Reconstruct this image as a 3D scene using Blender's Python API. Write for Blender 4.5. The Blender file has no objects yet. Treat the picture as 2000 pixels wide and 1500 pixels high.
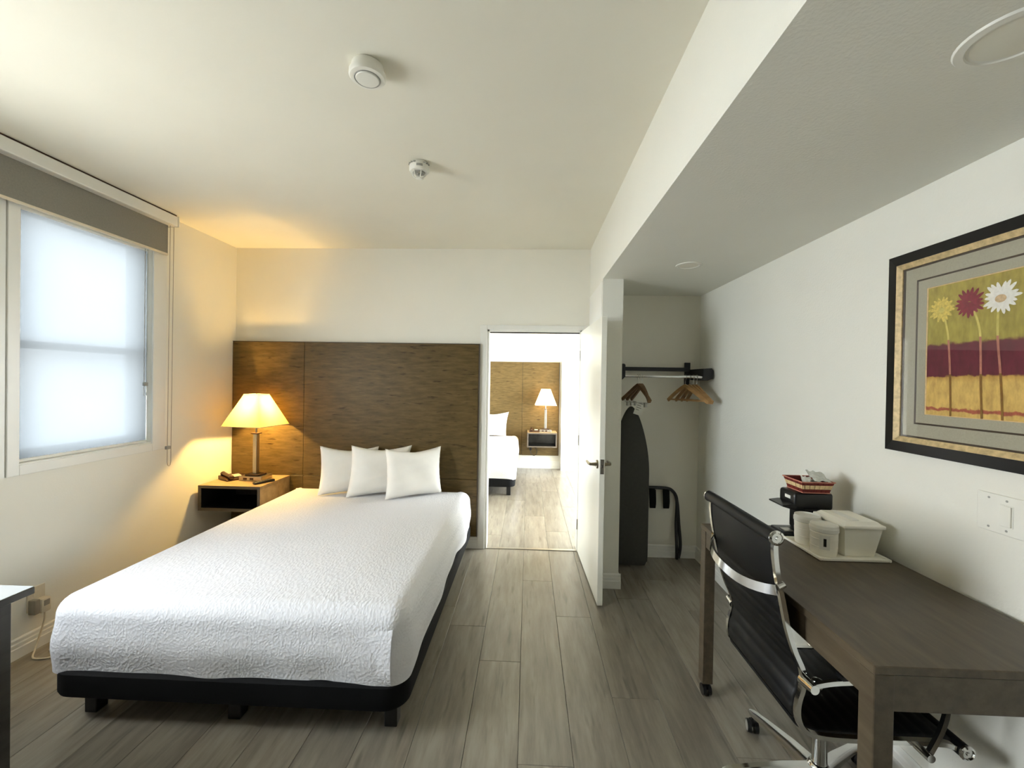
import bpy, bmesh, math, random
from mathutils import Vector, Matrix
random.seed(7)
sc = bpy.context.scene
COL = sc.collection
PI = math.pi

# ------------------------------------------------------------------ camera
F_PX, CAM_H, ROLL = 828.0, 1.52, 0.016
YAW, PITCH = 0.0385, -0.00786
fw = Vector((-math.sin(YAW)*math.cos(PITCH), math.cos(YAW)*math.cos(PITCH), math.sin(PITCH)))
rt = Vector((math.cos(YAW), math.sin(YAW), 0))
up = rt.cross(fw)
cu = rt*math.cos(ROLL) + up*math.sin(ROLL)
cv = -rt*math.sin(ROLL) + up*math.cos(ROLL)
cam_d = bpy.data.cameras.new('camera')
cam_d.sensor_width = 36.0
cam_d.lens = F_PX/2000*36.0
cam_d.clip_start = 0.02
cam = bpy.data.objects.new('camera', cam_d)
COL.objects.link(cam)
cam.matrix_world = Matrix(((cu.x, cv.x, -fw.x, 0), (cu.y, cv.y, -fw.y, 0), (cu.z, cv.z, -fw.z, CAM_H), (0, 0, 0, 1)))
sc.camera = cam

# ------------------------------------------------------------------ world: pale cloudy daylight
SKY = 25.0
world = bpy.data.worlds.new('sky')
sc.world = world
world.use_nodes = True
wt = world.node_tree
wt.nodes.clear()
wo = wt.nodes.new('ShaderNodeOutputWorld')
bg = wt.nodes.new('ShaderNodeBackground')
tc = wt.nodes.new('ShaderNodeTexCoord')
mp = wt.nodes.new('ShaderNodeMapping')
mp.inputs['Scale'].default_value = (1, 1, 3.0)
nz = wt.nodes.new('ShaderNodeTexNoise')
nz.inputs['Scale'].default_value = 2.6
nz.inputs['Detail'].default_value = 5
rp = wt.nodes.new('ShaderNodeValToRGB')
rp.color_ramp.elements[0].position = 0.42
rp.color_ramp.elements[0].color = (0.78, 0.89, 0.98, 1)
rp.color_ramp.elements[1].position = 0.62
rp.color_ramp.elements[1].color = (1.0, 0.985, 0.955, 1)
wt.links.new(tc.outputs['Generated'], mp.inputs['Vector'])
wt.links.new(mp.outputs['Vector'], nz.inputs['Vector'])
wt.links.new(nz.outputs['Fac'], rp.inputs['Fac'])
sep = wt.nodes.new('ShaderNodeSeparateXYZ')
wt.links.new(tc.outputs['Generated'], sep.inputs[0])
gr = wt.nodes.new('ShaderNodeMapRange')
gr.inputs['From Min'].default_value = -0.35
gr.inputs['From Max'].default_value = -0.10
gmix = wt.nodes.new('ShaderNodeMixRGB')
gmix.inputs['Color1'].default_value = (0.33, 0.32, 0.29, 1)     # pavement and ground outside
wt.links.new(sep.outputs['Z'], gr.inputs['Value'])
wt.links.new(gr.outputs[0], gmix.inputs['Fac'])
wt.links.new(rp.outputs['Color'], gmix.inputs['Color2'])
wt.links.new(gmix.outputs[0], bg.inputs['Color'])
bg.inputs['Strength'].default_value = SKY
wt.links.new(bg.outputs['Background'], wo.inputs['Surface'])

def portal(name, loc, rot, sx, sy):
    l = bpy.data.lights.new(name, 'AREA')
    l.shape = 'RECTANGLE'
    l.size, l.size_y = sx, sy
    l.cycles.is_portal = True
    o = bpy.data.objects.new(name, l)
    COL.objects.link(o)
    o.location = loc
    o.rotation_euler = rot
# windows guide the sky light into the rooms (portals emit nothing themselves)
portal('portal_window_bed', (-2.86, 2.54, 1.74), (0, -PI/2, 0), 1.44, 0.82)
portal('portal_window_unseen', (-2.86, 0.88, 1.515), (0, -PI/2, 0), 1.33, 1.16)
portal('portal_next_unseen', (-3.36, 6.35, 1.45), (0, -PI/2, 0), 1.9, 1.2)
portal('portal_next_side_unseen', (3.06, 5.65, 1.4), (0, PI/2, 0), 2.0, 2.5)

sc.view_settings.view_transform = 'Standard'
sc.view_settings.look = 'None'
sc.view_settings.exposure = 0.5
sc.view_settings.gamma = 1.0
sc.view_settings.use_curve_mapping = False
sc.cycles.max_bounces = 14
sc.cycles.diffuse_bounces = 8
sc.cycles.glossy_bounces = 5
sc.cycles.transparent_max_bounces = 12
sc.cycles.sample_clamp_indirect = 8.0

# ------------------------------------------------------------------ helpers
def srgb(r, g, b):
    f = lambda c: (c/255/12.92) if c/255 <= 0.04045 else ((c/255+0.055)/1.055)**2.4
    return (f(r), f(g), f(b), 1)

def new_mat(name):
    m = bpy.data.materials.new(name)
    m.use_nodes = True
    return m, m.node_tree, m.node_tree.nodes['Principled BSDF']

def coords(nt, scale=(1, 1, 1), random_shift=False):
    """world position, stretched; with random_shift each object gets its own patch of the pattern"""
    g = nt.nodes.new('ShaderNodeNewGeometry')
    m = nt.nodes.new('ShaderNodeMapping')
    m.inputs['Scale'].default_value = scale
    if random_shift:
        oi = nt.nodes.new('ShaderNodeObjectInfo')
        mu = nt.nodes.new('ShaderNodeMath'); mu.operation = 'MULTIPLY'; mu.inputs[1].default_value = 57.0
        cx = nt.nodes.new('ShaderNodeCombineXYZ')
        nt.links.new(oi.outputs['Random'], mu.inputs[0])
        for k in range(3): nt.links.new(mu.outputs[0], cx.inputs[k])
        nt.links.new(cx.outputs[0], m.inputs['Location'])
    nt.links.new(g.outputs['Position'], m.inputs['Vector'])
    return m.outputs['Vector']

def noise(nt, vec, scale, detail=3, rough=0.5):
    n = nt.nodes.new('ShaderNodeTexNoise')
    n.inputs['Scale'].default_value = scale
    n.inputs['Detail'].default_value = detail
    n.inputs['Roughness'].default_value = rough
    if vec is not None: nt.links.new(vec, n.inputs['Vector'])
    return n.outputs['Fac']

def ramp(nt, fac, stops):
    r = nt.nodes.new('ShaderNodeValToRGB')
    els = r.color_ramp.elements
    while len(els) < len(stops): els.new(0.5)
    for e, (p, c) in zip(els, stops):
        e.position = p; e.color = c
    nt.links.new(fac, r.inputs['Fac'])
    return r.outputs['Color']

def bump(nt, bsdf, height, strength, dist):
    b = nt.nodes.new('ShaderNodeBump')
    b.inputs['Strength'].default_value = strength
    b.inputs['Distance'].default_value = dist
    nt.links.new(height, b.inputs['Height'])
    nt.links.new(b.outputs['Normal'], bsdf.inputs['Normal'])

def plain(name, col, rough=0.5, metal=0.0, var=0.06, scale=30, bstr=0.0, bdist=0.001, bscale=200, spec=0.5):
    m, nt, b = new_mat(name)
    v = coords(nt)
    lo = tuple(c*(1-var) for c in col[:3]) + (1,)
    hi = tuple(min(1, c*(1+var)) for c in col[:3]) + (1,)
    nt.links.new(ramp(nt, noise(nt, v, scale), [(0.3, lo), (0.7, hi)]), b.inputs['Base Color'])
    b.inputs['Roughness'].default_value = rough
    b.inputs['Metallic'].default_value = metal
    b.inputs['Specular IOR Level'].default_value = spec
    if bstr: bump(nt, b, noise(nt, v, bscale, 2), bstr, bdist)
    return m

def wood(name, stops, stretch, rough=0.45, flecks=None, shift=False, bstr=0.1, fine=1.0):
    m, nt, b = new_mat(name)
    v = coords(nt, stretch, shift)
    a = noise(nt, v, 3.0*fine, 6, 0.62)
    colr = ramp(nt, a, stops)
    if flecks:
        fc, lo, hi, sc_ = flecks
        v2 = coords(nt, tuple(s*1.0 for s in stretch), shift)
        f = noise(nt, v2, sc_, 2, 0.5)
        msk = ramp(nt, f, [(lo, (0, 0, 0, 1)), (hi, (1, 1, 1, 1))])
        mx = nt.nodes.new('ShaderNodeMixRGB')
        nt.links.new(msk, mx.inputs['Fac']); nt.links.new(colr, mx.inputs['Color1'])
        mx.inputs['Color2'].default_value = fc
        colr = mx.outputs['Color']
    if shift:
        oi = nt.nodes.new('ShaderNodeObjectInfo')
        mr = nt.nodes.new('ShaderNodeMapRange')
        mr.inputs['To Min'].default_value = 0.86; mr.inputs['To Max'].default_value = 1.10
        nt.links.new(oi.outputs['Random'], mr.inputs['Value'])
        vm = nt.nodes.new('ShaderNodeVectorMath'); vm.operation = 'SCALE'
        nt.links.new(colr, vm.inputs[0]); nt.links.new(mr.outputs['Result'], vm.inputs['Scale'])
        colr = vm.outputs['Vector']
    nt.links.new(colr, b.inputs['Base Color'])
    b.inputs['Roughness'].default_value = rough
    bump(nt, b, a, bstr, 0.002)
    return m

M = {}
M['wall'] = plain('wall_paint', srgb(229, 226, 214), 0.7, var=0.012, scale=3, bstr=0.22, bdist=0.002, bscale=90)
M['wall_tex'] = plain('wall_paint_orange_peel', srgb(226, 225, 215), 0.6, var=0.012, scale=3, bstr=0.35, bdist=0.003, bscale=110)
M['ceiling'] = plain('ceiling_paint', srgb(226, 223, 209), 0.75, var=0.012, scale=3, bstr=0.12, bdist=0.002, bscale=90)
M['trim'] = plain('trim_gloss_white', srgb(228, 227, 220), 0.35, var=0.01, scale=5)
M['door'] = plain('door_white', srgb(231, 229, 217), 0.32, var=0.015, scale=4, bstr=0.03, bscale=30)
M['plank'] = wood('grey_oak_plank', [(0.25, srgb(110, 103, 92)), (0.45, srgb(126, 119, 107)), (0.6, srgb(137, 131, 118)), (0.8, srgb(148, 142, 129))],
                  (6.0, 0.7, 6.0), 0.30, (srgb(88, 81, 71), 0.60, 0.80, 5.0), True, 0.12, 1.5)
M['subfloor'] = plain('subfloor_dark', srgb(70, 64, 56), 0.9)
M['headboard'] = wood('headboard_veneer', [(0.25, srgb(72, 58, 31)), (0.5, srgb(89, 73, 42)), (0.75, srgb(106, 88, 54))],
                      (2.2, 6.0, 13.0), 0.42, (srgb(48, 33, 17), 0.63, 0.76, 3.4), False, 0.06, 1.2)
M['headboard_edge'] = plain('headboard_edge', srgb(62, 50, 38), 0.5)
M['nightwood'] = wood('nightstand_veneer', [(0.25, srgb(128, 106, 76)), (0.5, srgb(152, 129, 95)), (0.75, srgb(171, 149, 114))], (2.0, 6, 6.0), 0.4)
M['nightedge'] = plain('nightstand_dark_edge', srgb(84, 74, 62), 0.5)
M['deskwood'] = wood('desk_veneer', [(0.25, srgb(66, 57, 44)), (0.5, srgb(80, 70, 55)), (0.75, srgb(94, 83, 66))], (6.0, 0.9, 6.0), 0.4, (srgb(70, 58, 46), 0.62, 0.78, 6), False, 0.1, 1.8)
M['dresser'] = wood('dresser_dark', [(0.25, srgb(52, 50, 48)), (0.75, srgb(74, 71, 67))], (4, 1, 4), 0.22)
M['dresstop_sheen'] = plain('dresser_top_window_sheen', srgb(168, 172, 174), 0.12, var=0.03, scale=8)  # paler than the dark dresser: window reflection put into the colour
M['black'] = plain('black_cloth', srgb(9, 10, 12), 0.8, spec=0.2, var=0.12, scale=60, bstr=0.1, bscale=300)
M['blackmetal'] = plain('black_metal', srgb(24, 24, 27), 0.4, var=0.1)
M['blackplastic'] = plain('black_plastic', srgb(17, 17, 18), 0.3, var=0.1)
M['leather'] = plain('black_leather', srgb(8, 9, 10), 0.5, spec=0.3, var=0.12, scale=40, bstr=0.12, bscale=250)
M['chrome'] = plain('chrome', srgb(215, 215, 213), 0.1, 1.0, 0.02)
M['steel'] = plain('brushed_steel', srgb(176, 172, 164), 0.3, 1.0, 0.05)
M['brass'] = plain('satin_nickel', srgb(150, 140, 118), 0.3, 1.0, 0.05)
M['linen'] = plain('white_pillow_cotton', srgb(236, 234, 228), 0.85, var=0.012, scale=20, bstr=0.25, bdist=0.004, bscale=18)
M['plasticw'] = plain('white_plastic', srgb(226, 225, 216), 0.4, var=0.01)
M['plasticg'] = plain('grey_plastic', srgb(150, 150, 144), 0.45, var=0.04)
M['board'] = plain('ironing_cover_charcoal', srgb(62, 61, 56), 0.9, var=0.08, scale=40, bstr=0.15, bscale=300)
M['hangwood'] = wood('hanger_beech', [(0.3, srgb(150, 112, 68)), (0.7, srgb(186, 146, 96))], (3, 3, 12), 0.4)
M['hangdark'] = wood('hanger_walnut', [(0.3, srgb(92, 66, 40)), (0.7, srgb(126, 94, 58))], (3, 3, 12), 0.4)
M['paper'] = plain('paper_white', srgb(222, 221, 212), 0.8, var=0.02)
M['blindgrey'] = plain('roller_blind_grey', srgb(132, 129, 120), 0.9, var=0.06, scale=120, bstr=0.2, bscale=500)
M['darkbrown'] = plain('gap_shadow_brown', srgb(72, 52, 40), 0.35, 0.6, 0.05)
M['red'] = plain('basket_red_straw', srgb(112, 32, 24), 0.6, var=0.15, scale=90, bstr=0.2, bscale=300)
M['cream'] = plain('basket_cream_straw', srgb(214, 186, 138), 0.65, var=0.12, scale=90, bstr=0.2, bscale=300)
M['pink'] = plain('basket_pink_stake', srgb(196, 130, 108), 0.65, var=0.1, scale=90)
M['mat_board'] = plain('mat_board_sage', srgb(160, 156, 138), 0.85, var=0.06, scale=200, bstr=0.15, bscale=600)
M['gold'] = plain('gold_leaf', srgb(190, 168, 124), 0.45, 0.15, 0.25, 60, 0.3, 0.002, 200)
M['frame_black'] = plain('frame_black_lacquer', srgb(14, 13, 14), 0.3, var=0.1)
M['film'] = plain('crinkled_film', srgb(206, 208, 200), 0.25, var=0.06, scale=60)
M['adapter'] = plain('ivory_plastic', srgb(214, 203, 180), 0.45, var=0.03)
M['adapterg'] = plain('adapter_grey', srgb(150, 142, 128), 0.5, var=0.05)
M['tub'] = plain('ivory_tub_plastic', srgb(240, 237, 224), 0.4, var=0.02, scale=12)

def seersucker():
    m, nt, b = new_mat('white_ripple_bedspread')
    b.inputs['Base Color'].default_value = srgb(216, 217, 222)
    b.inputs['Roughness'].default_value = 0.85
    v = coords(nt, (1.0, 0.55, 1.0))
    n = nt.nodes.new('ShaderNodeTexNoise')
    n.inputs['Scale'].default_value = 9
    nt.links.new(v, n.inputs['Vector'])
    mx = nt.nodes.new('ShaderNodeVectorMath'); mx.operation = 'MULTIPLY_ADD'
    mx.inputs[1].default_value = (0.05, 0.05, 0.05)
    nt.links.new(n.outputs['Color'], mx.inputs[0]); nt.links.new(v, mx.inputs[2])
    vo = nt.nodes.new('ShaderNodeTexVoronoi')
    vo.inputs['Scale'].default_value = 85
    nt.links.new(mx.outputs[0], vo.inputs['Vector'])
    bump(nt, b, vo.outputs['Distance'], 0.45, 0.005)
    return m
M['spread'] = seersucker()

def glass():
    m = bpy.data.materials.new('window_glass'); m.use_nodes = True
    nt = m.node_tree; nt.nodes.clear()
    o = nt.nodes.new('ShaderNodeOutputMaterial'); mix = nt.nodes.new('ShaderNodeMixShader')
    t = nt.nodes.new('ShaderNodeBsdfTransparent'); g = nt.nodes.new('ShaderNodeBsdfGlossy')
    g.inputs['Roughness'].default_value = 0.02
    lw = nt.nodes.new('ShaderNodeLayerWeight'); lw.inputs['Blend'].default_value = 0.5
    pw = nt.nodes.new('ShaderNodeMath'); pw.operation = 'POWER'; pw.inputs[1].default_value = 5.0
    fr = nt.nodes.new('ShaderNodeMapRange'); fr.inputs['To Min'].default_value = 0.03; fr.inputs['To Max'].default_value = 0.6
    nt.links.new(lw.outputs['Facing'], pw.inputs[0]); nt.links.new(pw.outputs[0], fr.inputs['Value'])
    nt.links.new(fr.outputs[0], mix.inputs['Fac'])
    nt.links.new(t.outputs[0], mix.inputs[1]); nt.links.new(g.outputs[0], mix.inputs[2])
    nt.links.new(mix.outputs[0], o.inputs['Surface'])
    return m
M['glass'] = glass()

def sheer(name, tr, tl, fac):
    """woven translucent cloth: part of the light goes straight through, part is scattered"""
    m = bpy.data.materials.new(name); m.use_nodes = True
    nt = m.node_tree; nt.nodes.clear()
    o = nt.nodes.new('ShaderNodeOutputMaterial'); mix = nt.nodes.new('ShaderNodeMixShader')
    t = nt.nodes.new('ShaderNodeBsdfTransparent'); t.inputs['Color'].default_value = tr
    s = nt.nodes.new('ShaderNodeBsdfTranslucent'); s.inputs['Color'].default_value = tl
    v = coords(nt)
    nz_ = noise(nt, v, 350, 1)
    mr = nt.nodes.new('ShaderNodeMapRange')
    mr.inputs['To Min'].default_value = fac-0.03; mr.inputs['To Max'].default_value = fac+0.03
    nt.links.new(nz_, mr.inputs['Value']); nt.links.new(mr.outputs[0], mix.inputs['Fac'])
    nt.links.new(t.outputs[0], mix.inputs[1]); nt.links.new(s.outputs[0], mix.inputs[2])
    nt.links.new(mix.outputs[0], o.inputs['Surface'])
    return m
M['sheer'] = sheer('sheer_blind_cloth', (0.028, 0.031, 0.033, 1), (0.050, 0.0545, 0.0575, 1), 0.86)

def frosted():
    m = bpy.data.materials.new('frosted_glass'); m.use_nodes = True
    nt = m.node_tree; nt.nodes.clear()
    o = nt.nodes.new('ShaderNodeOutputMaterial')
    s = nt.nodes.new('ShaderNodeBsdfTranslucent')
    nt.links.new(ramp(nt, noise(nt, coords(nt), 250, 2), [(0.3, (0.86, 0.88, 0.89, 1)), (0.7, (0.92, 0.94, 0.95, 1))]), s.inputs['Color'])
    t = nt.nodes.new('ShaderNodeBsdfTransparent'); mix = nt.nodes.new('ShaderNodeMixShader'); mix.inputs['Fac'].default_value = 0.18
    nt.links.new(t.outputs[0], mix.inputs[1]); nt.links.new(s.outputs[0], mix.inputs[2])
    nt.links.new(mix.outputs[0], o.inputs['Surface'])
    return m
M['frosted'] = frosted()  # made up for the unseen left window, spreads its light evenly

def shade_mat(name, col, tl):
    m = bpy.data.materials.new(name); m.use_nodes = True
    nt = m.node_tree; nt.nodes.clear()
    o = nt.nodes.new('ShaderNodeOutputMaterial'); mix = nt.nodes.new('ShaderNodeMixShader')
    d = nt.nodes.new('ShaderNodeBsdfDiffuse'); d.inputs['Color'].default_value = col
    s = nt.nodes.new('ShaderNodeBsdfTranslucent'); s.inputs['Color'].default_value = tl
    v = coords(nt, (1, 1, 0.2))
    n_ = noise(nt, v, 260, 2)
    mr = nt.nodes.new('ShaderNodeMapRange')
    mr.inputs['To Min'].default_value = 0.5; mr.inputs['To Max'].default_value = 0.62
    nt.links.new(n_, mr.inputs['Value']); nt.links.new(mr.outputs[0], mix.inputs['Fac'])
    nt.links.new(d.outputs[0], mix.inputs[1]); nt.links.new(s.outputs[0], mix.inputs[2])
    nt.links.new(mix.outputs[0], o.inputs['Surface'])
    return m
M['shade'] = shade_mat('lamp_shade_linen', srgb(232, 212, 160), (0.86, 0.62, 0.19, 1))
M['shade2'] = shade_mat('lamp_shade_white', srgb(244, 236, 220), (0.9, 0.82, 0.66, 1))

def emit(name, col, s):
    m = bpy.data.materials.new(name); m.use_nodes = True
    nt = m.node_tree; nt.nodes.clear()
    o = nt.nodes.new('ShaderNodeOutputMaterial'); e = nt.nodes.new('ShaderNodeEmission')
    e.inputs['Color'].default_value = col; e.inputs['Strength'].default_value = s
    nt.links.new(e.outputs[0], o.inputs['Surface'])
    return m
M['bulb'] = emit('lit_bulb', (1.0, 0.66, 0.28, 1), 40)

for k_, v_ in (('headboard', 0.2), ('deskwood', 0.35)): M[k_].node_tree.nodes['Principled BSDF'].inputs['Specular IOR Level'].default_value = v_

class MB:
    """collects shapes into one mesh"""
    def __init__(s): s.v = []; s.f = []
    def add(s, vs, fs):
        n = len(s.v); s.v += [Vector(p) for p in vs]; s.f += [tuple(i+n for i in f) for f in fs]; return s
    def addbm(s, bm):
        bm.verts.ensure_lookup_table()
        for i, v in enumerate(bm.verts): v.index = i
        s.add([v.co.copy() for v in bm.verts], [[v.index for v in f.verts] for f in bm.faces]); bm.free(); return s
    def box(s, x0, x1, y0, y1, z0, z1, bev=0.0, seg=2, rot=None):
        bm = bmesh.new()
        bmesh.ops.create_cube(bm, size=1.0)
        c = Vector(((x0+x1)/2, (y0+y1)/2, (z0+z1)/2))
        for v in bm.verts: v.co = Vector((v.co.x*abs(x1-x0), v.co.y*abs(y1-y0), v.co.z*abs(z1-z0)))
        if bev: bmesh.ops.bevel(bm, geom=bm.edges[:], offset=bev, segments=seg, profile=0.5, affect='EDGES', clamp_overlap=True)
        for v in bm.verts:
            if rot is not None: v.co = rot @ v.co
            v.co += c
        return s.addbm(bm)
    def cyl(s, p0, p1, r0, r1=None, n=16, cap=True):
        r1 = r0 if r1 is None else r1
        p0, p1 = Vector(p0), Vector(p1); d = (p1-p0).normalized()
        a = d.orthogonal().normalized(); b = d.cross(a)
        vs = []
        for p, r in ((p0, r0), (p1, r1)):
            for k in range(n):
                t = 2*PI*k/n; vs.append(p + a*math.cos(t)*r + b*math.sin(t)*r)
        fs = [(k, (k+1) % n, n+(k+1) % n, n+k) for k in range(n)]
        if cap: fs += [tuple(range(n-1, -1, -1)), tuple(range(n, 2*n))]
        return s.add(vs, fs)
    def lathe(s, prof, c, n=24, axis='z'):
        c = Vector(c); vs = []; fs = []
        for r, h in prof:
            for k in range(n):
                t = 2*PI*k/n
                p = Vector((math.cos(t)*r, math.sin(t)*r, h))
                if axis == 'y': p = Vector((p.x, p.z, p.y))
                if axis == 'x': p = Vector((p.z, p.x, p.y))
                vs.append(c+p)
        m = len(prof)
        for j in range(m-1):
            for k in range(n): fs.append((j*n+k, j*n+(k+1) % n, (j+1)*n+(k+1) % n, (j+1)*n+k))
        fs.append(tuple(range(n-1, -1, -1))); fs.append(tuple(range((m-1)*n, m*n)))
        return s.add(vs, fs)
    def tube(s, pts, r, n=8, closed=False, rect=None, upv=None):
        """round tube or (rect=(w,h)) flat bar along a path; rect width lies along upv"""
        pts = [Vector(p) for p in pts]; m = len(pts); vs = []; fs = []
        prev = None
        for i, p in enumerate(pts):
            if closed: d = pts[(i+1) % m]-pts[i-1]
            else: d = pts[min(i+1, m-1)]-pts[max(i-1, 0)]
            d.normalize()
            if upv is not None:
                a = Vector(upv); a = (a-d*a.dot(d)).normalized()
            elif prev is None: a = d.orthogonal().normalized()
            else: a = (prev-d*prev.dot(d)).normalized()
            prev = a; b = d.cross(a)
            if rect:
                w, h = rect
                for sx, sy in ((-1, -1), (1, -1), (1, 1), (-1, 1)): vs.append(p+a*sx*w/2+b*sy*h/2)
            else:
                rr = r[i] if isinstance(r, (list, tuple)) else r
                for k in range(n):
                    t = 2*PI*k/n; vs.append(p+a*math.cos(t)*rr+b*math.sin(t)*rr)
        n = 4 if rect else n
        for i in range(m if closed else m-1):
            j = (i+1) % m
            for k in range(n): fs.append((i*n+k, i*n+(k+1) % n, j*n+(k+1) % n, j*n+k))
        if not closed: fs += [tuple(range(n-1, -1, -1)), tuple(range((m-1)*n, m*n))]
        return s.add(vs, fs)
    def prism(s, poly, vec):
        """extrude a 3D polygon along vec"""
        n = len(poly); vec = Vector(vec)
        vs = [Vector(p) for p in poly]+[Vector(p)+vec for p in poly]
        fs = [tuple(range(n-1, -1, -1)), tuple(range(n, 2*n))]+[(k, (k+1) % n, n+(k+1) % n, n+k) for k in range(n)]
        return s.add(vs, fs)
    def grid(s, rows):
        m, n = len(rows), len(rows[0]); vs = [p for r in rows for p in r]
        return s.add(vs, [(i*n+j, i*n+j+1, (i+1)*n+j+1, (i+1)*n+j) for i in range(m-1) for j in range(n-1)])
    def mesh(s, name, mat, off=Vector((0, 0, 0)), smooth=False, ang=40):
        me = bpy.data.meshes.new(name)
        me.from_pydata([v-off for v in s.v], [], s.f); me.validate()
        bm = bmesh.new(); bm.from_mesh(me)
        bmesh.ops.recalc_face_normals(bm, faces=bm.faces[:])
        bm.to_mesh(me); bm.free()
        me.materials.append(mat)
        if smooth:
            me.polygons.foreach_set('use_smooth', [True]*len(me.polygons))
            me.set_sharp_from_angle(angle=math.radians(ang))
        me.update()
        return me
    def build(s, name, mat, parent=None, smooth=False, ang=40):
        if parent is None:
            xs = [v.x for v in s.v]; ys = [v.y for v in s.v]; zs = [v.z for v in s.v]
            off = Vector(((min(xs)+max(xs))/2, (min(ys)+max(ys))/2, min(zs)))
        else: off = ORG[parent.name]
        me = s.mesh(name, mat, off, smooth, ang)
        o = bpy.data.objects.new(name, me); COL.objects.link(o)
        ORG[o.name] = off
        if parent is not None: o.parent = parent
        else: o.location = off
        return o
ORG = {}

def tag(o, label, cat=None, group=None, kind=None):
    o['label'] = label
    if cat: o['category'] = cat
    if group: o['group'] = group
    if kind: o['kind'] = kind
    return o
def thing(name, loc, label, cat, group=None):
    o = bpy.data.objects.new(name, None); COL.objects.link(o)
    o.empty_display_size = 0.05
    o.location = loc; ORG[o.name] = Vector(loc)
    return tag(o, label, cat, group)
def struct(name, mb, mat, label, smooth=False):
    return tag(mb.build(name, mat, None, smooth), label, None, None, 'structure')
def catmull(pts, n=6):
    P = [Vector(p) for p in pts]; out = []
    for i in range(len(P)-1):
        p0 = P[max(i-1, 0)]; p1 = P[i]; p2 = P[i+1]; p3 = P[min(i+2, len(P)-1)]
        for k in range(n):
            t = k/n
            out.append(0.5*((2*p1)+(-p0+p2)*t+(2*p0-5*p1+4*p2-p3)*t*t+(-p0+3*p1-3*p2+p3)*t**3))
    out.append(P[-1]); return out

# ------------------------------------------------------------------ dimensions
XL, XR, YB, YA, YR = -2.70, 1.485, 3.81, 3.745, -4.6
ZC, ZS = 2.70, 2.28          # ceiling, soffit
XB = 0.537                   # face of the beam and of the partition
XP, YP = 0.687, 3.15         # partition: right face, front end
Y2, X2L = 7.40, -3.2         # next room: far wall, left wall
ZC2 = 2.70
WT = 0.15
DX0, DX1, DZ = -0.372, 0.472, 1.972   # door opening

# ------------------------------------------------------------------ setting
fl = struct('floor', MB().box(XL-0.6, 3.0, YR-0.1, Y2+0.2, -0.10, -0.012), M['subfloor'], 'grey oak plank floor running through the doorway')
# floor planks: each a board of its own
PW, PLN = 0.2225, 1.55
joints = {-1: 2.281, 0: 1.669, 1: 2.742, -2: 2.60, -3: 2.817, 2: 2.05, 3: 3.0, 4: 1.75}
plank_mesh = {}
def plank(i, y0, y1):
    L = round(y1-y0, 2)
    x0 = -0.018+i*PW
    key = L
    if key not in plank_mesh:
        mb = MB().box(0.0007, PW-0.0007, 0.0007, L-0.0007, -0.012, 0.0, 0.0012, 1)
        plank_mesh[key] = mb.mesh('plank', M['plank'])
    o = bpy.data.objects.new('plank', plank_mesh[key]); COL.objects.link(o)
    o.parent = fl
    o.location = Vector((x0, y0, 0))-ORG[fl.name]
for i in range(-12, 7):
    ph = joints.get(i, random.uniform(1.4, 2.95))
    y = ph-PLN*3
    x0 = -0.018+i*PW
    while y < Y2:
        a, b = max(y, -1.0), min(y+PLN, Y2)
        far = a > YB+0.02
        if b-a > 0.08 and not (b < -0.3):
            plank(i, a, b)
        y += PLN

struct('ceiling', MB().box(XL, XB, YR, YB, ZC, ZC+0.1), M['ceiling'], 'smooth off-white ceiling over the bed')
struct('soffit', MB().box(XB, XR+0.1, YR, YB+0.05, ZS, ZC+0.1), M['wall_tex'], 'lowered off-white soffit with beam face above the desk side')
struct('wall_back', MB().box(XL-WT, DX0, YB, YB+0.12, 0, ZC+0.1).box(DX0, DX1, YB, YB+0.12, DZ, ZC+0.1).box(DX1, XB+0.03, YB, YB+0.12, 0, ZC+0.1), M['wall'], 'cream wall behind the headboard with the doorway')
struct('wall_partition', MB().box(XB, XP, YP, YB+0.12, 0, ZS), M['wall_tex'], 'short wall between the doorway and the closet nook')
struct('wall_alcove', MB().box(XP, XR+0.1, YA, YB+0.12, 0, ZS), M['wall'], 'back wall of the closet nook')
struct('wall_right', MB().box(XR, XR+0.15, YR, YA, 0, ZS), M['wall_tex'], 'white textured wall behind the desk')
struct('wall_rear', MB().box(XL-WT, XR+0.15, YR-0.15, YR, 0, ZC+0.1), M['wall'], 'plain wall behind the viewer')
# left wall: window in view, and an unseen opening placed for its light
W1 = (2.14, 2.935, 1.03, 2.46)
W2 = (0.30, 1.46, 0.85, 2.18)
mb = MB()
ys = [YR-0.15, W2[0], W2[1], W1[0], W1[1], YB+0.12]
mb.box(XL-WT, XL, ys[0], ys[1], 0, ZC+0.1)
for (a, b, z0, z1) in (W2, W1):
    mb.box(XL-WT, XL, a, b, 0, z0).box(XL-WT, XL, a, b, z1, ZC+0.1)
mb.box(XL-WT, XL, ys[2], ys[3], 0, ZC+0.1).box(XL-WT, XL, ys[4], ys[5], 0, ZC+0.1)
struct('wall_left', mb, M['wall'], 'cream wall with the window and roller blind')

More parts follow.
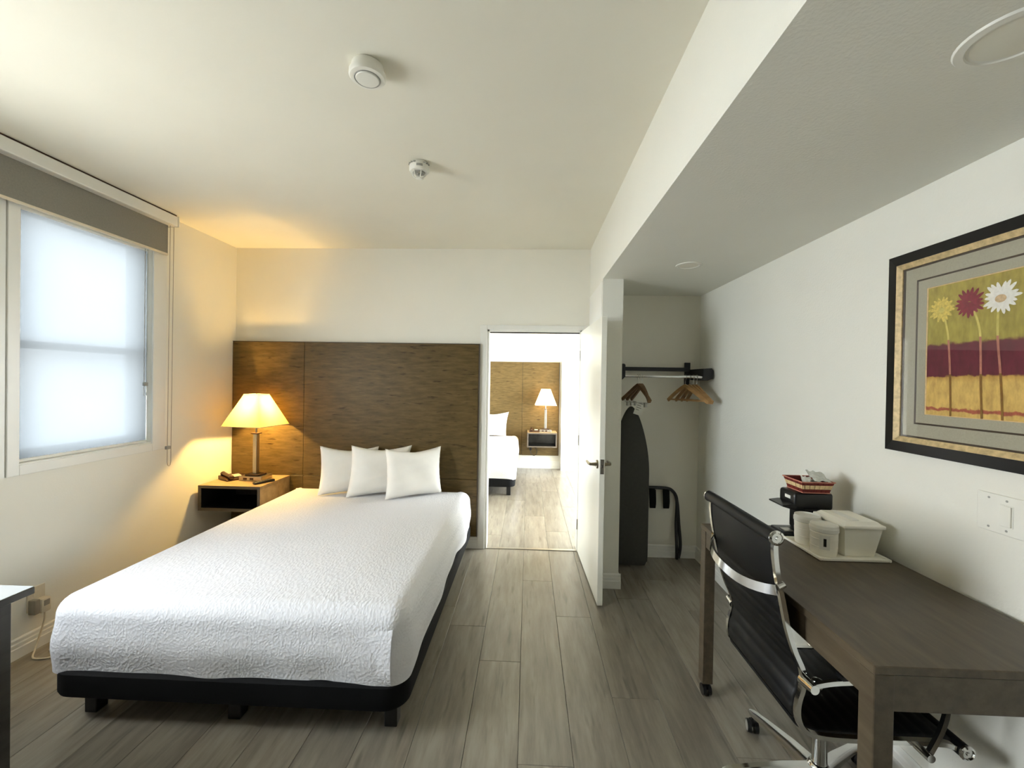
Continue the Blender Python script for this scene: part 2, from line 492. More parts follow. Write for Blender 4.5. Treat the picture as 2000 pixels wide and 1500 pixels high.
def baseboard(name, p0, p1, nrm, label, h=0.108):
    """three-step moulded skirting from p0 to p1 (2D); nrm points into the room"""
    prof = [(0, 0), (0.016, 0), (0.016, 0.055*h/0.108), (0.013, 0.06*h/0.108), (0.013, 0.078*h/0.108), (0.009, 0.084*h/0.108), (0.009, 0.1*h/0.108), (0.004, h), (0, h)]
    p0, p1, nrm = Vector(p0), Vector(p1), Vector(nrm)
    poly = [Vector((p0.x+nrm.x*a, p0.y+nrm.y*a, z)) for a, z in prof]
    return struct(name, MB().prism(poly, (p1.x-p0.x, p1.y-p0.y, 0)), M['trim'], label)
baseboard('baseboard_back', (XL, YB), (DX0-0.066, YB), (0, -1), 'white moulded skirting under the headboard')
baseboard('baseboard_left', (XL, YR), (XL, YB), (1, 0), 'white moulded skirting under the window')
baseboard('baseboard_alcove', (XP, YA), (XR, YA), (0, -1), 'white moulded skirting at the back of the closet nook')
baseboard('baseboard_right', (XR, YR), (XR, YA), (-1, 0), 'white moulded skirting behind the desk')
baseboard('baseboard_partition', (XB-0.016, YP), (XP+0.016, YP), (0, -1), 'white moulded skirting on the end of the short wall')
baseboard('baseboard_nook', (XP, YP), (XP, YA), (1, 0), 'white skirting inside the closet nook beside the ironing board')

# door frame
mb = MB().box(DX0-0.066, DX0-0.004, YB-0.018, YB-0.0005, 0, DZ+0.046, 0.004).box(DX0-0.004, DX1+0.004, YB-0.018, YB-0.0005, DZ+0.004, DZ+0.046, 0.004)
mb.box(DX1+0.004, XB-0.002, YB-0.018, YB-0.0005, 0, DZ+0.046, 0.004)
mb.box(DX0-0.004, DX0+0.016, YB-0.006, YB+0.126, 0, DZ+0.004).box(DX1-0.016, DX1+0.004, YB-0.006, YB+0.126, 0, DZ+0.004).box(DX0, DX1, YB-0.006, YB+0.126, DZ-0.012, DZ+0.006)
struct('trim_1', mb, M['trim'], 'white door casing around the doorway to the next room')
struct('trim_2', MB().box(DX0+0.017, DX1-0.017, YB+0.03, YB+0.045, DZ-0.022, DZ-0.0125), M['blackplastic'], 'dark seal strip under the door head')
struct('trim_3', MB().box(DX0+0.017, DX1-0.017, YB-0.004, YB+0.03, 0, 0.006, 0.002), M['steel'], 'thin threshold strip in the doorway')
# beam seam: thin shadow line where the partition meets the beam
struct('trim_4', MB().box(XB-0.004, XB-0.0005, YP+0.02, YB-0.02, 0.0, ZS-0.012), M['trim'], 'thin boarding on the side of the short wall beside the open door')

# ------------------------------------------------------------------ window in view
def make_window(name, w, label, xg=-2.825, mid=True, casing=(0.055, 0.11, 0.055), pane='glass'):
    y0, y1, z0, z1 = w
    t = bpy.data.objects.new(name, None); COL.objects.link(t); t.location = (XL, (y0+y1)/2, z0); ORG[t.name] = t.location.copy()
    tag(t, label, None, None, 'structure')
    cl, cr, cb = casing
    MB().box(XL, XL+0.014, y0-cl, y0, z0-cb, z1+0.05, 0.003).build('casing', M['trim'], t)
    MB().box(XL, XL+0.014, y1, y1+cr, z0-cb, z1+0.05, 0.003).build('casing', M['trim'], t)
    MB().box(XL, XL+0.014, y0, y1, z0-cb, z0, 0.003).build('casing', M['trim'], t)
    MB().box(XL, XL+0.014, y0, y1, z1, z1+0.05, 0.003).build('casing', M['trim'], t)
    MB().box(XL-WT+0.01, XL+0.004, y0, y1, z0-0.004, z0+0.006).build('window_sill', M['trim'], t)
    fr = MB()
    for a, b, c, d in ((y0, y0+0.045, z0+0.006, z1), (y1-0.045, y1, z0+0.006, z1), (y0+0.045, y1-0.045, z0+0.006, z0+0.06), (y0+0.045, y1-0.045, z1-0.05, z1)):
        fr.box(xg-0.03, xg, a, b, c, d, 0.004)
    fr.build('window_frame', M['trim'], t)
    zm = z0+(z1-z0)*0.455
    MB().box(xg-0.034, xg+0.004, y0+0.045, y1-0.045, zm-0.022, zm+0.022, 0.004).build('meeting_rail', M['trim'], t)
    MB().box(xg-0.02, xg-0.016, y0+0.045, y1-0.045, zm+0.022, z1-0.05).build('pane', M[pane], t)
    MB().box(xg-0.014, xg-0.010, y0+0.045, y1-0.045, z0+0.06, zm-0.022).build('pane', M[pane], t)
    return t
make_window('window_1', W1, 'white window with a middle rail beside the bed')
make_window('window_unseen', W2, 'unseen frosted window further along the left wall, added for light', casing=(0.06, 0.06, 0.055), pane='frosted')  # out of view, added and sized to light the room
struct('trim_5', MB().box(XL, XL+0.006, W2[1]+0.062, W1[0]-0.058, 0.975, 2.51), M['trim'], 'flat painted panel between the window and the added unseen one')

# sheer inner blind
t = thing('sheer_roller_blind', (-2.735, 2.53, 1.0), 'sheer white roller blind drawn down inside the window recess', 'blind')
MB().grid([[Vector((-2.735, y, z)) for y in (2.141, 2.934)] for z in (1.050, 1.5, 2.0, 2.40)]).build('fabric', M['sheer'], t)
MB().box(-2.745, -2.725, 2.141, 2.934, 1.037, 1.055, 0.005).build('hem_bar', M['plasticw'], t)
MB().cyl((-2.735, 2.145, 2.42), (-2.735, 2.925, 2.42), 0.022).build('roller_tube', M['plasticw'], t, True)
for yy in (2.895, 2.915): MB().tube([(-2.715, yy, 2.41), (-2.715, yy, 1.9), (-2.715, yy, 1.46)], 0.0017, 6).build('chain', M['steel'], t)
MB().box(-2.722, -2.708, 2.888, 2.922, 1.44, 1.468, 0.004).build('chain_connector', M['plasticg'], t)
MB().tube([(-2.715, 2.895, 1.45), (-2.715, 2.894, 1.40), (-2.715, 2.897, 1.375), (-2.715, 2.905, 1.368), (-2.715, 2.913, 1.375), (-2.715, 2.916, 1.40), (-2.715, 2.915, 1.45)], 0.0017, 6).build('chain_loop', M['steel'], t)

# grey room blind with cassette
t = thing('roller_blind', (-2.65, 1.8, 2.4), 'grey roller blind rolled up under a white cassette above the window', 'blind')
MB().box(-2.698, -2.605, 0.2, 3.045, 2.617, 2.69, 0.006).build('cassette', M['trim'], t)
MB().box(-2.69, -2.612, 0.2, 3.04, 2.6902, 2.6995).build('gap_shadow_strip', M['darkbrown'], t)  # dark strip standing in for the shadow between cassette and ceiling
MB().box(-2.700, -2.602, 3.045, 3.056, 2.614, 2.693, 0.003).build('end_cap', M['plasticw'], t)
MB().box(-2.662, -2.659, 0.22, 3.018, 2.412, 2.64).build('fabric', M['blindgrey'], t)
MB().box(-2.667, -2.654, 0.22, 3.02, 2.397, 2.414, 0.004).build('hem_bar', M['adapter'], t)
for yy, zz in ((3.008, 0.98), (3.040, 0.98)): MB().tube([(-2.64, yy+0.008, 2.62), (-2.64, yy+0.004, 1.8), (-2.64, yy, zz)], 0.002, 6).build('chain', M['adapterg'], t)
MB().box(-2.65, -2.632, 2.995, 3.03, 0.975, 1.0, 0.004).build('chain_connector', M['plasticg'], t)
MB().tube([(-2.64, 3.008, 0.985), (-2.64, 3.008, 0.88), (-2.64, 3.013, 0.857), (-2.64, 3.024, 0.85), (-2.64, 3.035, 0.857), (-2.64, 3.040, 0.88), (-2.64, 3.040, 0.985)], 0.002, 6).build('chain_loop', M['adapterg'], t)

# ------------------------------------------------------------------ open door
t = bpy.data.objects.new('door_1', None); COL.objects.link(t); t.location = (0.458, 3.79, 0); ORG[t.name] = t.location.copy()
tag(t, 'white door standing open against the short wall', None, None, 'structure')
hx, hy, ex, ey = 0.458, 3.785, 0.487, 2.868
dv = Vector((ex-hx, ey-hy, 0)); dl = dv.length; dv.normalize(); dn = Vector((-dv.y, dv.x, 0))   # dn points to +x
def dpt(a, b, z): return Vector((hx, hy, z))+dv*a+dn*b
def dbox(a0, a1, b0, b1, z0, z1, bev=0.0):
    R = Matrix((( dv.x, dn.x, 0), (dv.y, dn.y, 0), (0, 0, 1)))
    c = dpt((a0+a1)/2, (b0+b1)/2, (z0+z1)/2); h = (a1-a0)/2, (b1-b0)/2, (z1-z0)/2
    return MB().box(c.x-h[0], c.x+h[0], c.y-h[1], c.y+h[1], c.z-h[2], c.z+h[2], bev, 2, R)
dbox(0, dl, 0, 0.036, 0.012, 1.962, 0.002).build('door_leaf', M['door'], t)
ha, hz = dl-0.065, 0.955
for sgn, b0 in ((-1, 0.0), (1, 0.036)):
    h = MB().cyl(dpt(ha, b0, hz), dpt(ha, b0+sgn*0.010, hz), 0.030, 0.028, 24).build('rose', M['brass'], t, True)
    lv = MB().cyl(dpt(ha, b0+sgn*0.010, hz), dpt(ha, b0+sgn*0.05, hz), 0.013, 0.009, 16)
    lv.tube([dpt(ha, b0+sgn*0.048, hz), dpt(ha-0.03, b0+sgn*0.056, hz), dpt(ha-0.11, b0+sgn*0.056, hz)], [0.010, 0.010, 0.008], 12)
    lv.build('door_handle', M['brass'], t, True)
dbox(dl-0.0005, dl+0.0015, 0.006, 0.030, hz-0.055, hz+0.045, 0.001).build('latch_plate', M['steel'], t)
dbox(dl, dl+0.009, 0.012, 0.024, hz-0.012, hz+0.008, 0.002).build('latch_bolt', M['chrome'], t)
for z in (0.25, 1.0, 1.75): MB().cyl(dpt(-0.004, -0.004, z-0.045), dpt(-0.004, -0.004, z+0.045), 0.006, None, 10).build('hinge', M['steel'], t, True)

# ------------------------------------------------------------------ headboard
t = thing('wall_headboard', ((-2.70-0.44)/2, YB-0.02, 0.119), 'large brown wood-veneer headboard on the wall behind the near bed', 'headboard')
xs_ = (-2.696, -2.03, -0.445)
zl = {0: 0.765, 1: 0.632}
for k in range(2):
    a, b = xs_[k], xs_[k+1]
    MB().box(a+0.0006, b-0.0006, 3.764, 3.80, 0.120, 0.6285, 0.002, 1).build('panel', M['headboard'], t)
    MB().box(a+0.0006, b-0.0006, 3.764, 3.80, 0.6315, 1.838, 0.002, 1).build('panel', M['headboard'], t)
MB().box(-2.698, -0.442, 3.796, 3.8095, 0.119, 1.841).build('backing', M['headboard_edge'], t)
MB().box(-0.4445, -0.438, 3.762, 3.8095, 0.119, 1.843).build('edge_strip', M['headboard_edge'], t)
MB().box(-2.697, -0.4445, 3.763, 3.8095, 1.8385, 1.843).build('edge_strip', M['headboard_edge'], t)

# ------------------------------------------------------------------ beds
def rounded_rect(x0, x1, y0, y1, rf, rb, n=8):
    """outline, front (y0) corners of radius rf, back corners rb"""
    pts = []
    for cx, cy, r, a0 in ((x1-rf, y0+rf, rf, -PI/2), (x1-rb, y1-rb, rb, 0), (x0+rb, y1-rb, rb, PI/2), (x0+rf, y0+rf, rf, PI)):
        for k in range(n+1):
            a = a0+PI/2*k/n; pts.append((cx+r*math.cos(a), cy+r*math.sin(a)))
    return pts
def make_bed(x0, x1, y0, y1, label, group):
    t = thing('platform_bed', ((x0+x1)/2, (y0+y1)/2, 0), label, 'bed', group)
    prof = [(0.004, 0.128), (0.0, 0.14), (0.0, 0.225), (0.012, 0.235)]
    mb = MB(); rows = []
    for ins, z in prof:
        rows.append([Vector((x, y, z)) for x, y in rounded_rect(x0+ins, x1-ins, y0+ins, y1-ins, 0.10, 0.03)])
    n = len(rows[0])
    vs = [p for r in rows for p in r]
    fs = [(i*n+k, i*n+(k+1) % n, (i+1)*n+(k+1) % n, (i+1)*n+k) for i in range(len(rows)-1) for k in range(n)]
    fs += [tuple(range(n-1, -1, -1)), tuple(range((len(rows)-1)*n, len(rows)*n))]
    mb.add(vs, fs).build('bed_base', M['black'], t, True, 50)
    MB().box(x0+0.03, x1-0.03, y0+0.06, y1-0.01, 0.236, 0.50, 0.05, 4).build('mattress', M['linen'], t, True)
    xm = (x0+x1)/2
    for lx in (x0+0.125, xm, x1-0.085):
        for ly in (y0+0.11, (y0+y1)/2, y1-0.15):
            MB().box(lx-0.028, lx+0.028, ly-0.028, ly+0.028, 0, 0.13, 0.004).build('leg', M['blackplastic'], t)
    return t
def smooth(a, b, x):
    x = max(0, min(1, (x-a)/(b-a))); return x*x*(3-2*x)
def make_spread(x0, x1, y0, y1, zt, zb, label, hem=None, rc=0.085, rt_=0.085, nx=56, ny=72, nd=14, group=None):
    """bedspread: rounded top sheet whose rim drops down the sides and the foot; the head end stays open"""
    rng = random.Random(3)
    ph = [rng.uniform(0, 6) for _ in range(8)]
    out = rounded_rect(x0, x1, y0, y1, rc, 0.05, 10)
    # dense outline from the head left, round the foot, to the head right
    P = [Vector((x, y)) for x, y in out]
    k0 = max(range(len(P)), key=lambda k: (P[k].y-P[k].x*0.3))
    P = P[k0:]+P[:k0+1]
    dense = []
    for a, b in zip(P, P[1:]):
        m = max(1, int((b-a).length/0.02))
        for k in range(m): dense.append(a.lerp(b, k/m))
    cen = Vector(((x0+x1)/2, (y0+y1)/2))
    cpt = lambda p: Vector((max(x0+rc+0.02, min(x1-rc-0.02, p.x)), max(y0+rc+0.02, min(y1-rc-0.02, p.y))))
    rows = []
    prof = []
    for k in range(9):
        a = PI/2*k/8
        prof.append((rt_*(1-math.sin(a)), zt-rt_*(1-math.cos(a))))
    for k in range(1, nd+1):
        prof.append((0.0, zt-rt_+(zb-zt+rt_)*k/nd))
    n = len(dense)
    ring_in = []
    nrm = []
    for i, p in enumerate(dense):
        d = (dense[(i+1) % n]-dense[i-1]); d.normalize(); nn = Vector((d.y, -d.x))
        if nn.dot(p-cen) < 0: nn = -nn
        nrm.append(nn)
    for j, (ins, z) in enumerate(prof):
        row = []
        for i, p in enumerate(dense):
            q = p-nrm[i]*ins
            drop = smooth(zt-0.05, zb, z) if z < zt-0.05 else 0
            drop = 1-smooth(zb, zt-rt_, z)
            hz_ = hem(p, nrm[i]) if hem else 0
            wav = (math.sin(p.x*9+p.y*7+ph[0])*0.5+math.sin(p.x*17-p.y*13+ph[1])*0.35)*0.010*drop
            q = q+nrm[i]*(wav+0.012*math.sin(PI*min(1, drop))*1.0)
            row.append(Vector((q.x, q.y, z+hz_*drop+0.004*math.sin(p.x*23+p.y*19)*drop)))
        rows.append(row)
    mb = MB()
    vs = [p for r in rows for p in r]
    fs = [(j*n+i, j*n+(i+1) % n, (j+1)*n+(i+1) % n, (j+1)*n+i) for j in range(len(rows)-1) for i in range(n)]
    mb.add(vs, fs)
    # top sheet: concentric rings towards the middle line, slightly crowned
    base = rows[0]; prev0 = 0
    for k in range(1, 13):
        s_ = k/12.0
        ring = []
        for p in base:
            tgt = Vector((cen.x, max(y0+0.76, min(y1-0.76, p.y)), 0))
            q = p.lerp(Vector((tgt.x, tgt.y, p.z)), s_)
            q.z = zt+0.012*smooth(0, 0.5, s_)+0.003*math.sin(q.x*8+1)*math.sin(q.y*6)*smooth(0, 0.3, s_)
            ring.append(q)
        o = len(mb.v); mb.v += ring
        pr = prev0 if k == 1 else o-n
        mb.f += [(pr+i, o+i, o+(i+1) % n, pr+(i+1) % n) for i in range(n)]
    ob = mb.build('bedspread', M['spread'], None, True, 75)
    return tag(ob, label, 'bedspread', group)

make_bed(-2.065, -0.492, 1.735, 3.755, 'low black platform bed base carrying the near bed', 'bed bases')
def hem_near(p, nn):
    h = 0.012*math.sin(p.x*5.2+0.6)+0.006*math.sin(p.x*13)
    if nn.x > 0.7: h = 0.045*smooth(1.9, 2.5, p.y)*(1-smooth(3.0, 3.5, p.y))*1.0-0.006+0.01*math.sin(p.y*7)
    return h
bs = make_spread(-2.085, -0.493, 1.752, 3.735, 0.540, 0.222, 'white rippled bedspread draped over the near bed', hem_near)
# tucked fold at the foot corner
fb = MB()
f0 = [(0.462, 0.012, 0.0), (0.435, 0.003, 0.45), (0.40, 0.0, 0.8), (0.34, -0.001, 1.0), (0.29, -0.001, 0.9), (0.245, 0.003, 0.6), (0.232, 0.008, 0.3)]
fb.grid([[Vector((x, 1.7425+dy*wz+e, z)) for z, e, wz in f0] for x, dy in ((-0.70, 0.010), (-0.66, 0.004), (-0.62, -0.004), (-0.585, -0.011), (-0.565, -0.016), (-0.552, -0.018))])
fb.build('corner_fold', M['spread'], bs, True, 80)

def make_pillow(bl, br, tl, tr, thick, label, group, nu=30, nv=26):
    bl, br, tl, tr = map(Vector, (bl, br, tl, tr))
    nrm = ((br-bl).cross(tl-bl)).normalized()
    if nrm.y > 0: nrm = -nrm
    rng = random.Random(sum(map(ord, label)))
    a1, a2 = rng.uniform(0, 6), rng.uniform(0, 6)
    mb = MB()
    seam = []
    for side in (1, -1):
        rows = []
        for j in range(nv+1):
            v = j/nv; row = []
            for i in range(nu+1):
                u = i/nu
                # edges pulled in between the corners -> pointed ears
                du, dvv = 2*u-1, 2*v-1
                uu = 0.5+du*0.5*(1-0.075*(1-dvv*dvv))
                vv = 0.5+dvv*0.5*(1-0.21*(1-abs(du)**1.5)*(1 if dvv > 0 else 0.25))
                p = bl.lerp(br, uu).lerp(tl.lerp(tr, uu), vv)
                w = max(0, (1-du**4))*max(0, (1-dvv**4))
                t = thick*0.5*(w**0.62)
                crease = 0.004*math.sin(9*u+7*v+a1)*w+0.004*math.sin(24*v-7*u+a2)*w*(1-v)+0.003*math.sin(40*(u+v)+a1)*w*v*abs(du)
                row.append(p+nrm*side*(t+crease+0.0015))
                if side == 1 and (i in (0, nu) or j in (0, nv)): pass
            rows.append(row)
        mb.grid(rows)
    bm = bmesh.new()
    vs = [bm.verts.new(v) for v in mb.v]
    for f in mb.f:
        try: bm.faces.new([vs[k] for k in f])
        except ValueError: pass
    bmesh.ops.remove_doubles(bm, verts=bm.verts[:], dist=0.0045)
    m2 = MB().addbm(bm)
    return tag(m2.build('pillow', M['linen'], None, True, 80), label, 'pillow', group)
PG = 'white pillows leaning on the near headboard'
ZB = 0.556
make_pillow((-1.705, 3.39, ZB), (-1.29, 3.64, ZB), (-1.744, 3.50, 0.945), (-1.325, 3.735, 0.915), 0.13, 'white pillow nearest the lamp, partly behind the middle pillow', PG)
make_pillow((-1.455, 3.355, ZB), (-1.035, 3.60, ZB), (-1.462, 3.47, 0.96), (-1.02, 3.71, 0.935), 0.13, 'white middle pillow overlapped by the pillow to its right', PG)
make_pillow((-1.125, 3.325, ZB), (-0.725, 3.59, ZB), (-1.168, 3.44, 0.942), (-0.757, 3.69, 0.937), 0.13, 'white front pillow nearest the doorway, fully in view', PG)

# ------------------------------------------------------------------ nightstands
def make_nightstand(x0, x1, y0, y1, z0, z1, label, group):
    t = thing('nightstand', ((x0+x1)/2, (y0+y1)/2, z0), label, 'nightstand', group)
    th = 0.022
    MB().box(x0, x1, y0, y1, z1-th, z1, 0.0015, 1).build('top', M['nightwood'], t)
    MB().box(x0, x1, y0, y1, z0, z0+th, 0.0015, 1).build('bottom', M['nightwood'], t)
    MB().box(x0, x0+th, y0, y1, z0+th, z1-th, 0.001, 1).build('side_panel', M['nightwood'], t)
    MB().box(x1-th, x1, y0, y1, z0+th, z1-th, 0.001, 1).build('side_panel', M['nightwood'], t)
    MB().box(x0+th, x1-th, y1-0.012, y1, z0+th, z1-th).build('back_panel', M['dresser'], t)
    fr = MB().box(x0, x1, y0-0.002, y0, z1-th, z1).box(x0, x1, y0-0.002, y0, z0, z0+th).box(x0, x0+th, y0-0.002, y0, z0+th, z1-th).box(x1-th, x1, y0-0.002, y0, z0+th, z1-th)
    fr.build('front_edging', M['nightedge'], t)
    li = MB().box(x0+th, x1-th, y0+0.004, y1-0.012, z0+th, z0+th+0.002).box(x0+th, x1-th, y0+0.004, y1-0.012, z1-th-0.002, z1-th).box(x0+th, x0+th+0.002, y0+0.004, y1-0.012, z0+th+0.002, z1-th-0.002).box(x1-th-0.002, x1-th, y0+0.004, y1-0.012, z0+th+0.002, z1-th-0.002)
    li.build('inner_lining', M['blackplastic'], t)
    return t
make_nightstand(-2.665, -2.15, 3.335, 3.762, 0.424, 0.63, 'open-front wood nightstand hung beside the near bed', 'wall-hung nightstands')

# ------------------------------------------------------------------ lamps
def make_lamp(x, y, z, rotd, side, topside, zsh0, zsh1, power, label, group, shade, col, facing=0.0, plain_base=False):
    t = thing('table_lamp', (x, y, z), label, 'lamp', group)
    R = Matrix.Rotation(math.radians(rotd), 3, 'Z')
    pb = MB().box(x-0.10, x+0.10, y-0.075, y+0.075, z+0.001, z+0.038, 0.003)
    if not plain_base:
        b = pb.build('power_base', M['steel'], t)
        for dx in (-0.045, 0.012): MB().box(x+dx-0.016, x+dx+0.016, y-0.078, y-0.0745, z+0.010, z+0.028, 0.002).build('socket', M['darkbrown'], b)
    else: pb.build('power_base', M['steel'], t)
    MB().box(x-0.065, x+0.065, y-0.05, y+0.05, z+0.0385, z+0.052, 0.003, 2, R).build('base_plate', M['darkbrown'], t)
    zc = zsh0-0.075
    MB().box(x-0.018, x+0.018, y-0.018, y+0.018, z+0.052, zc, 0.003, 2, R).build('column', M['steel'], t)
    MB().box(x-0.031, x+0.031, y-0.031, y+0.031, zc, zc+0.010, 0.002, 1, R).build('cap_plate', M['darkbrown'], t)
    MB().cyl((x, y, zc+0.01), (x, y, zsh0+0.05), 0.008).build('neck', M['brass'], t, True)
    # four-sided shade, open top and bottom
    sh = MB(); rows = []
    for k in range(9):
        s_ = k/8; h = side/2+(topside/2-side/2)*s_; zz = zsh0+(zsh1-zsh0)*s_
        ring = []
        cs = [(-1, -1), (1, -1), (1, 1), (-1, 1)]
        for a, b in zip(cs, cs[1:]+cs[:1]):
            for m in range(6):
                ring.append(R @ Vector((h*(a[0]+(b[0]-a[0])*m/6), h*(a[1]+(b[1]-a[1])*m/6), 0))+Vector((x, y, zz)))
        rows.append(ring+ring[:1])
    sh.grid(rows)
    so = sh.build('shade', shade, t)
    for h, zz in ((side/2, zsh0), (topside/2, zsh1)):
        MB().tube([R @ Vector((h*a, h*b, 0))+Vector((x, y, zz)) for a, b in ((-1, -1), (1, -1), (1, 1), (-1, 1))], 0.003, 6, True).build('rim', M['adapter'], so)
    sp = MB()
    for a, b in ((1, 1), (-1, -1)): sp.tube([Vector((x, y, zsh1-0.02)), R @ Vector((topside/2*a, topside/2*b, 0))+Vector((x, y, zsh1-0.003))], 0.0018, 6)
    sp.cyl((x, y, zsh1-0.025), (x, y, zsh1+0.006), 0.006, 0.004, 10).build('finial', M['brass'], t, True)
    zb = zsh0+(zsh1-zsh0)*0.52
    MB().lathe([(0.010, -0.06), (0.013, -0.035), (0.027, 0.0), (0.024, 0.018), (0.010, 0.028)], (x, y, zb), 14).build('bulb', M['bulb'], t, True)
    l = bpy.data.lights.new('lamp_glow', 'POINT'); l.energy = power; l.color = col; l.shadow_soft_size = 0.03
    lo = bpy.data.objects.new('lamp_glow', l); COL.objects.link(lo); lo.parent = t; lo.location = (0, 0, zb-z)
    return t
near_lamp = make_lamp(-2.35, 3.585, 0.63, -6, 0.36, 0.135, 1.10, 1.368, 205, 'lit square-shaded lamp glowing yellow beside the near bed', 'bedside lamps', M['shade'], (1.0, 0.62, 0.18))

def make_phone(x, y, z, rotd, label, mat, group):
    t = thing('telephone', (x, y, z), label, 'telephone', group)
    R = Matrix.Rotation(math.radians(rotd), 3, 'Z')
    def P(a, b, c): return R @ Vector((a, b, 0))+Vector((x, y, z+c))
    poly = [P(-0.085, -0.08, 0), P(-0.085, 0.08, 0), P(-0.085, 0.08, 0.032), P(-0.085, -0.06, 0.018), P(-0.085, -0.08, 0.010)]
    MB().prism(poly, R @ Vector((0.17, 0, 0))).build('body', mat, t)
    hs = MB().tube(catmull([P(-0.05, -0.085, 0.024), P(-0.05, -0.06, 0.034), P(-0.05, 0.0, 0.040), P(-0.05, 0.06, 0.046), P(-0.05, 0.085, 0.038)], 5), [0.012, 0.018]+[0.020]*3+[0.015]*11+[0.020]*3+[0.018, 0.012], 10)
    hs.build('handset', mat, t, True)
    MB().box(x-0.002, x+0.058, y-0.03, y+0.03, z+0.0285, z+0.034, 0.002, 1, R @ Matrix.Rotation(0.18, 3, 'X')).build('keypad', M['plasticg'], t)
    return t
make_phone(-2.545, 3.58, 0.63, 60, 'dark desk telephone beside the near lamp base', M['darkbrown'], 'bedside telephones')

# remote control lying on the near nightstand
R = Matrix.Rotation(math.radians(62), 3, 'Z')
t = thing('remote_control', (-2.205, 3.47, 0.63), 'black remote control lying on the near nightstand edge', 'remote control')
MB().box(-2.205-0.085, -2.205+0.085, 3.47-0.022, 3.47+0.022, 0.6305, 0.650, 0.008, 3, R).build('body', M['blackplastic'], t, True)
for i in range(5):
    for j in (-1, 0, 1):
        c = R @ Vector((-0.05+0.022*i, 0.011*j, 0))
        MB().cyl((-2.205+c.x, 3.47+c.y, 0.6495), (-2.205+c.x, 3.47+c.y, 0.6515), 0.0035, None, 8).build('button', M['plasticg'], t)
# its cord hangs below the nightstand
MB().tube(catmull([(-2.47, 3.70, 0.424), (-2.465, 3.69, 0.36), (-2.48, 3.70, 0.25), (-2.46, 3.72, 0.14), (-2.40, 3.72, 0.118), (-2.33, 3.73, 0.2)]), 0.004, 8).build('cord', M['blackplastic'], near_lamp, True)

# ------------------------------------------------------------------ desk
DX, DXE, DY0, DY1, DT = 0.864, 1.462, 1.075, 2.128, 0.83
t = thing('desk', ((DX+DXE)/2, (DY0+DY1)/2, 0), 'brown wood writing desk on small casters along the right wall', 'desk')
MB().box(DX, DXE, DY0, DY1, DT-0.022, DT, 0.002, 1).build('desktop', M['deskwood'], t)
AB = 0.718
MB().box(DX+0.006, DX+0.026, DY0+0.05, DY1-0.05, AB+0.012, DT-0.0225).build('apron', M['deskwood'], t)
MB().box(DXE-0.026, DXE-0.006, DY0+0.05, DY1-0.05, AB+0.012, DT-0.0225).build('apron', M['deskwood'], t)
MB().box(DX+0.05, DXE-0.05, DY0+0.002, DY0+0.024, AB, DT-0.0225).build('apron', M['deskwood'], t)
MB().box(DX+0.05, DXE-0.05, DY1-0.024, DY1-0.002, AB, DT-0.0225).build('apron', M['deskwood'], t)
def add_caster(t, x, y, r=0.026, z=0.0, mat='blackplastic'):
    c = MB().box(x-0.017, x+0.017, y-0.010, y+0.022, z+r*1.0, z+r*2+0.008, 0.006).build('caster', M[mat], t)
    for s_ in (-1, 1):
        w = MB().cyl((x+s_*0.006, y, z+r), (x+s_*0.020, y, z+r), r, r*0.92, 18).build('wheel', M[mat], c, True)
    return c
for lx in (DX+0.002, DXE-0.052):
    for ly in (DY0+0.001, DY1-0.051):
        MB().box(lx, lx+0.05, ly, ly+0.05, 0.064, DT-0.0225, 0.002, 1).build('leg', M['deskwood'], t)
        add_caster(t, lx+0.025, ly+0.02, 0.028)

# ------------------------------------------------------------------ office chair
CY0, CY1 = 1.341, 1.793
prof = [(.770, 1.045), (.772, .99), (.782, .92), (.797, .85), (.814, .77), (.836, .70), (.862, .638), (.864, .59), (.852, .54), (.850, .50), (.862, .464), (.89, .442), (.95, .432), (1.06, .430), (1.2, .432), (1.29, .430), (1.335, .416)]
path = catmull([(x, 0, z) for x, z in prof], 8)
cb = (1.08, 1.575)
t = thing('office_chair', (cb[0], cb[1], 0), 'black ribbed leather office chair with chrome frame tucked under the desk', 'chair')
# leather sling: ribs run across; the top third is plain
L = [0]
for a, b in zip(path, path[1:]): L.append(L[-1]+(b-a).length)
def sling(name, s0, s1, y0, y1, th, ribs=True):
    rows_a, rows_b = [], []
    N = int((s1-s0)/0.006)
    for k in range(N+1):
        s_ = s0+(s1-s0)*k/N
        i = max(j for j in range(len(L)-1) if L[j] <= s_+1e-9)
        u = (s_-L[i])/(L[i+1]-L[i]); p = path[i].lerp(path[i+1], u)
        d = (path[i+1]-path[i]).normalized(); nn = Vector((d.z, 0, -d.x))   # outwards (behind / under)
        w = 0
        if ribs and s_ > 0.20: w = 0.004*abs(math.sin(PI*(s_-0.20)/0.042))**0.6
        ra, rb = [], []
        for y in (y0, y0+0.01, (y0+y1)/2, y1-0.01, y1):
            e = 0.0 if y in (y0, y1) else 1.0
            ra.append(p+nn*((th/2+w)*(0.3+0.7*e))+Vector((0, y, 0))); rb.append(p-nn*((th/2+w)*(0.3+0.7*e))+Vector((0, y, 0)))
        rows_a.append(ra); rows_b.append(rb)
    mb = MB().grid(rows_a).grid(rows_b)
    n = 5; m = N+1; o = m*n
    for i in range(m-1):
        for j in (0, n-1): mb.f.append((i*n+j, (i+1)*n+j, o+(i+1)*n+j, o+i*n+j))
    return mb.build(name, M['leather'], t, True, 60)
sS = L[9*8+4]
sling('backrest', 0.0, sS, CY0+0.012, CY1-0.012, 0.014)
sling('seat', sS+0.001, L[-1], CY0+0.012, CY1-0.012, 0.016)
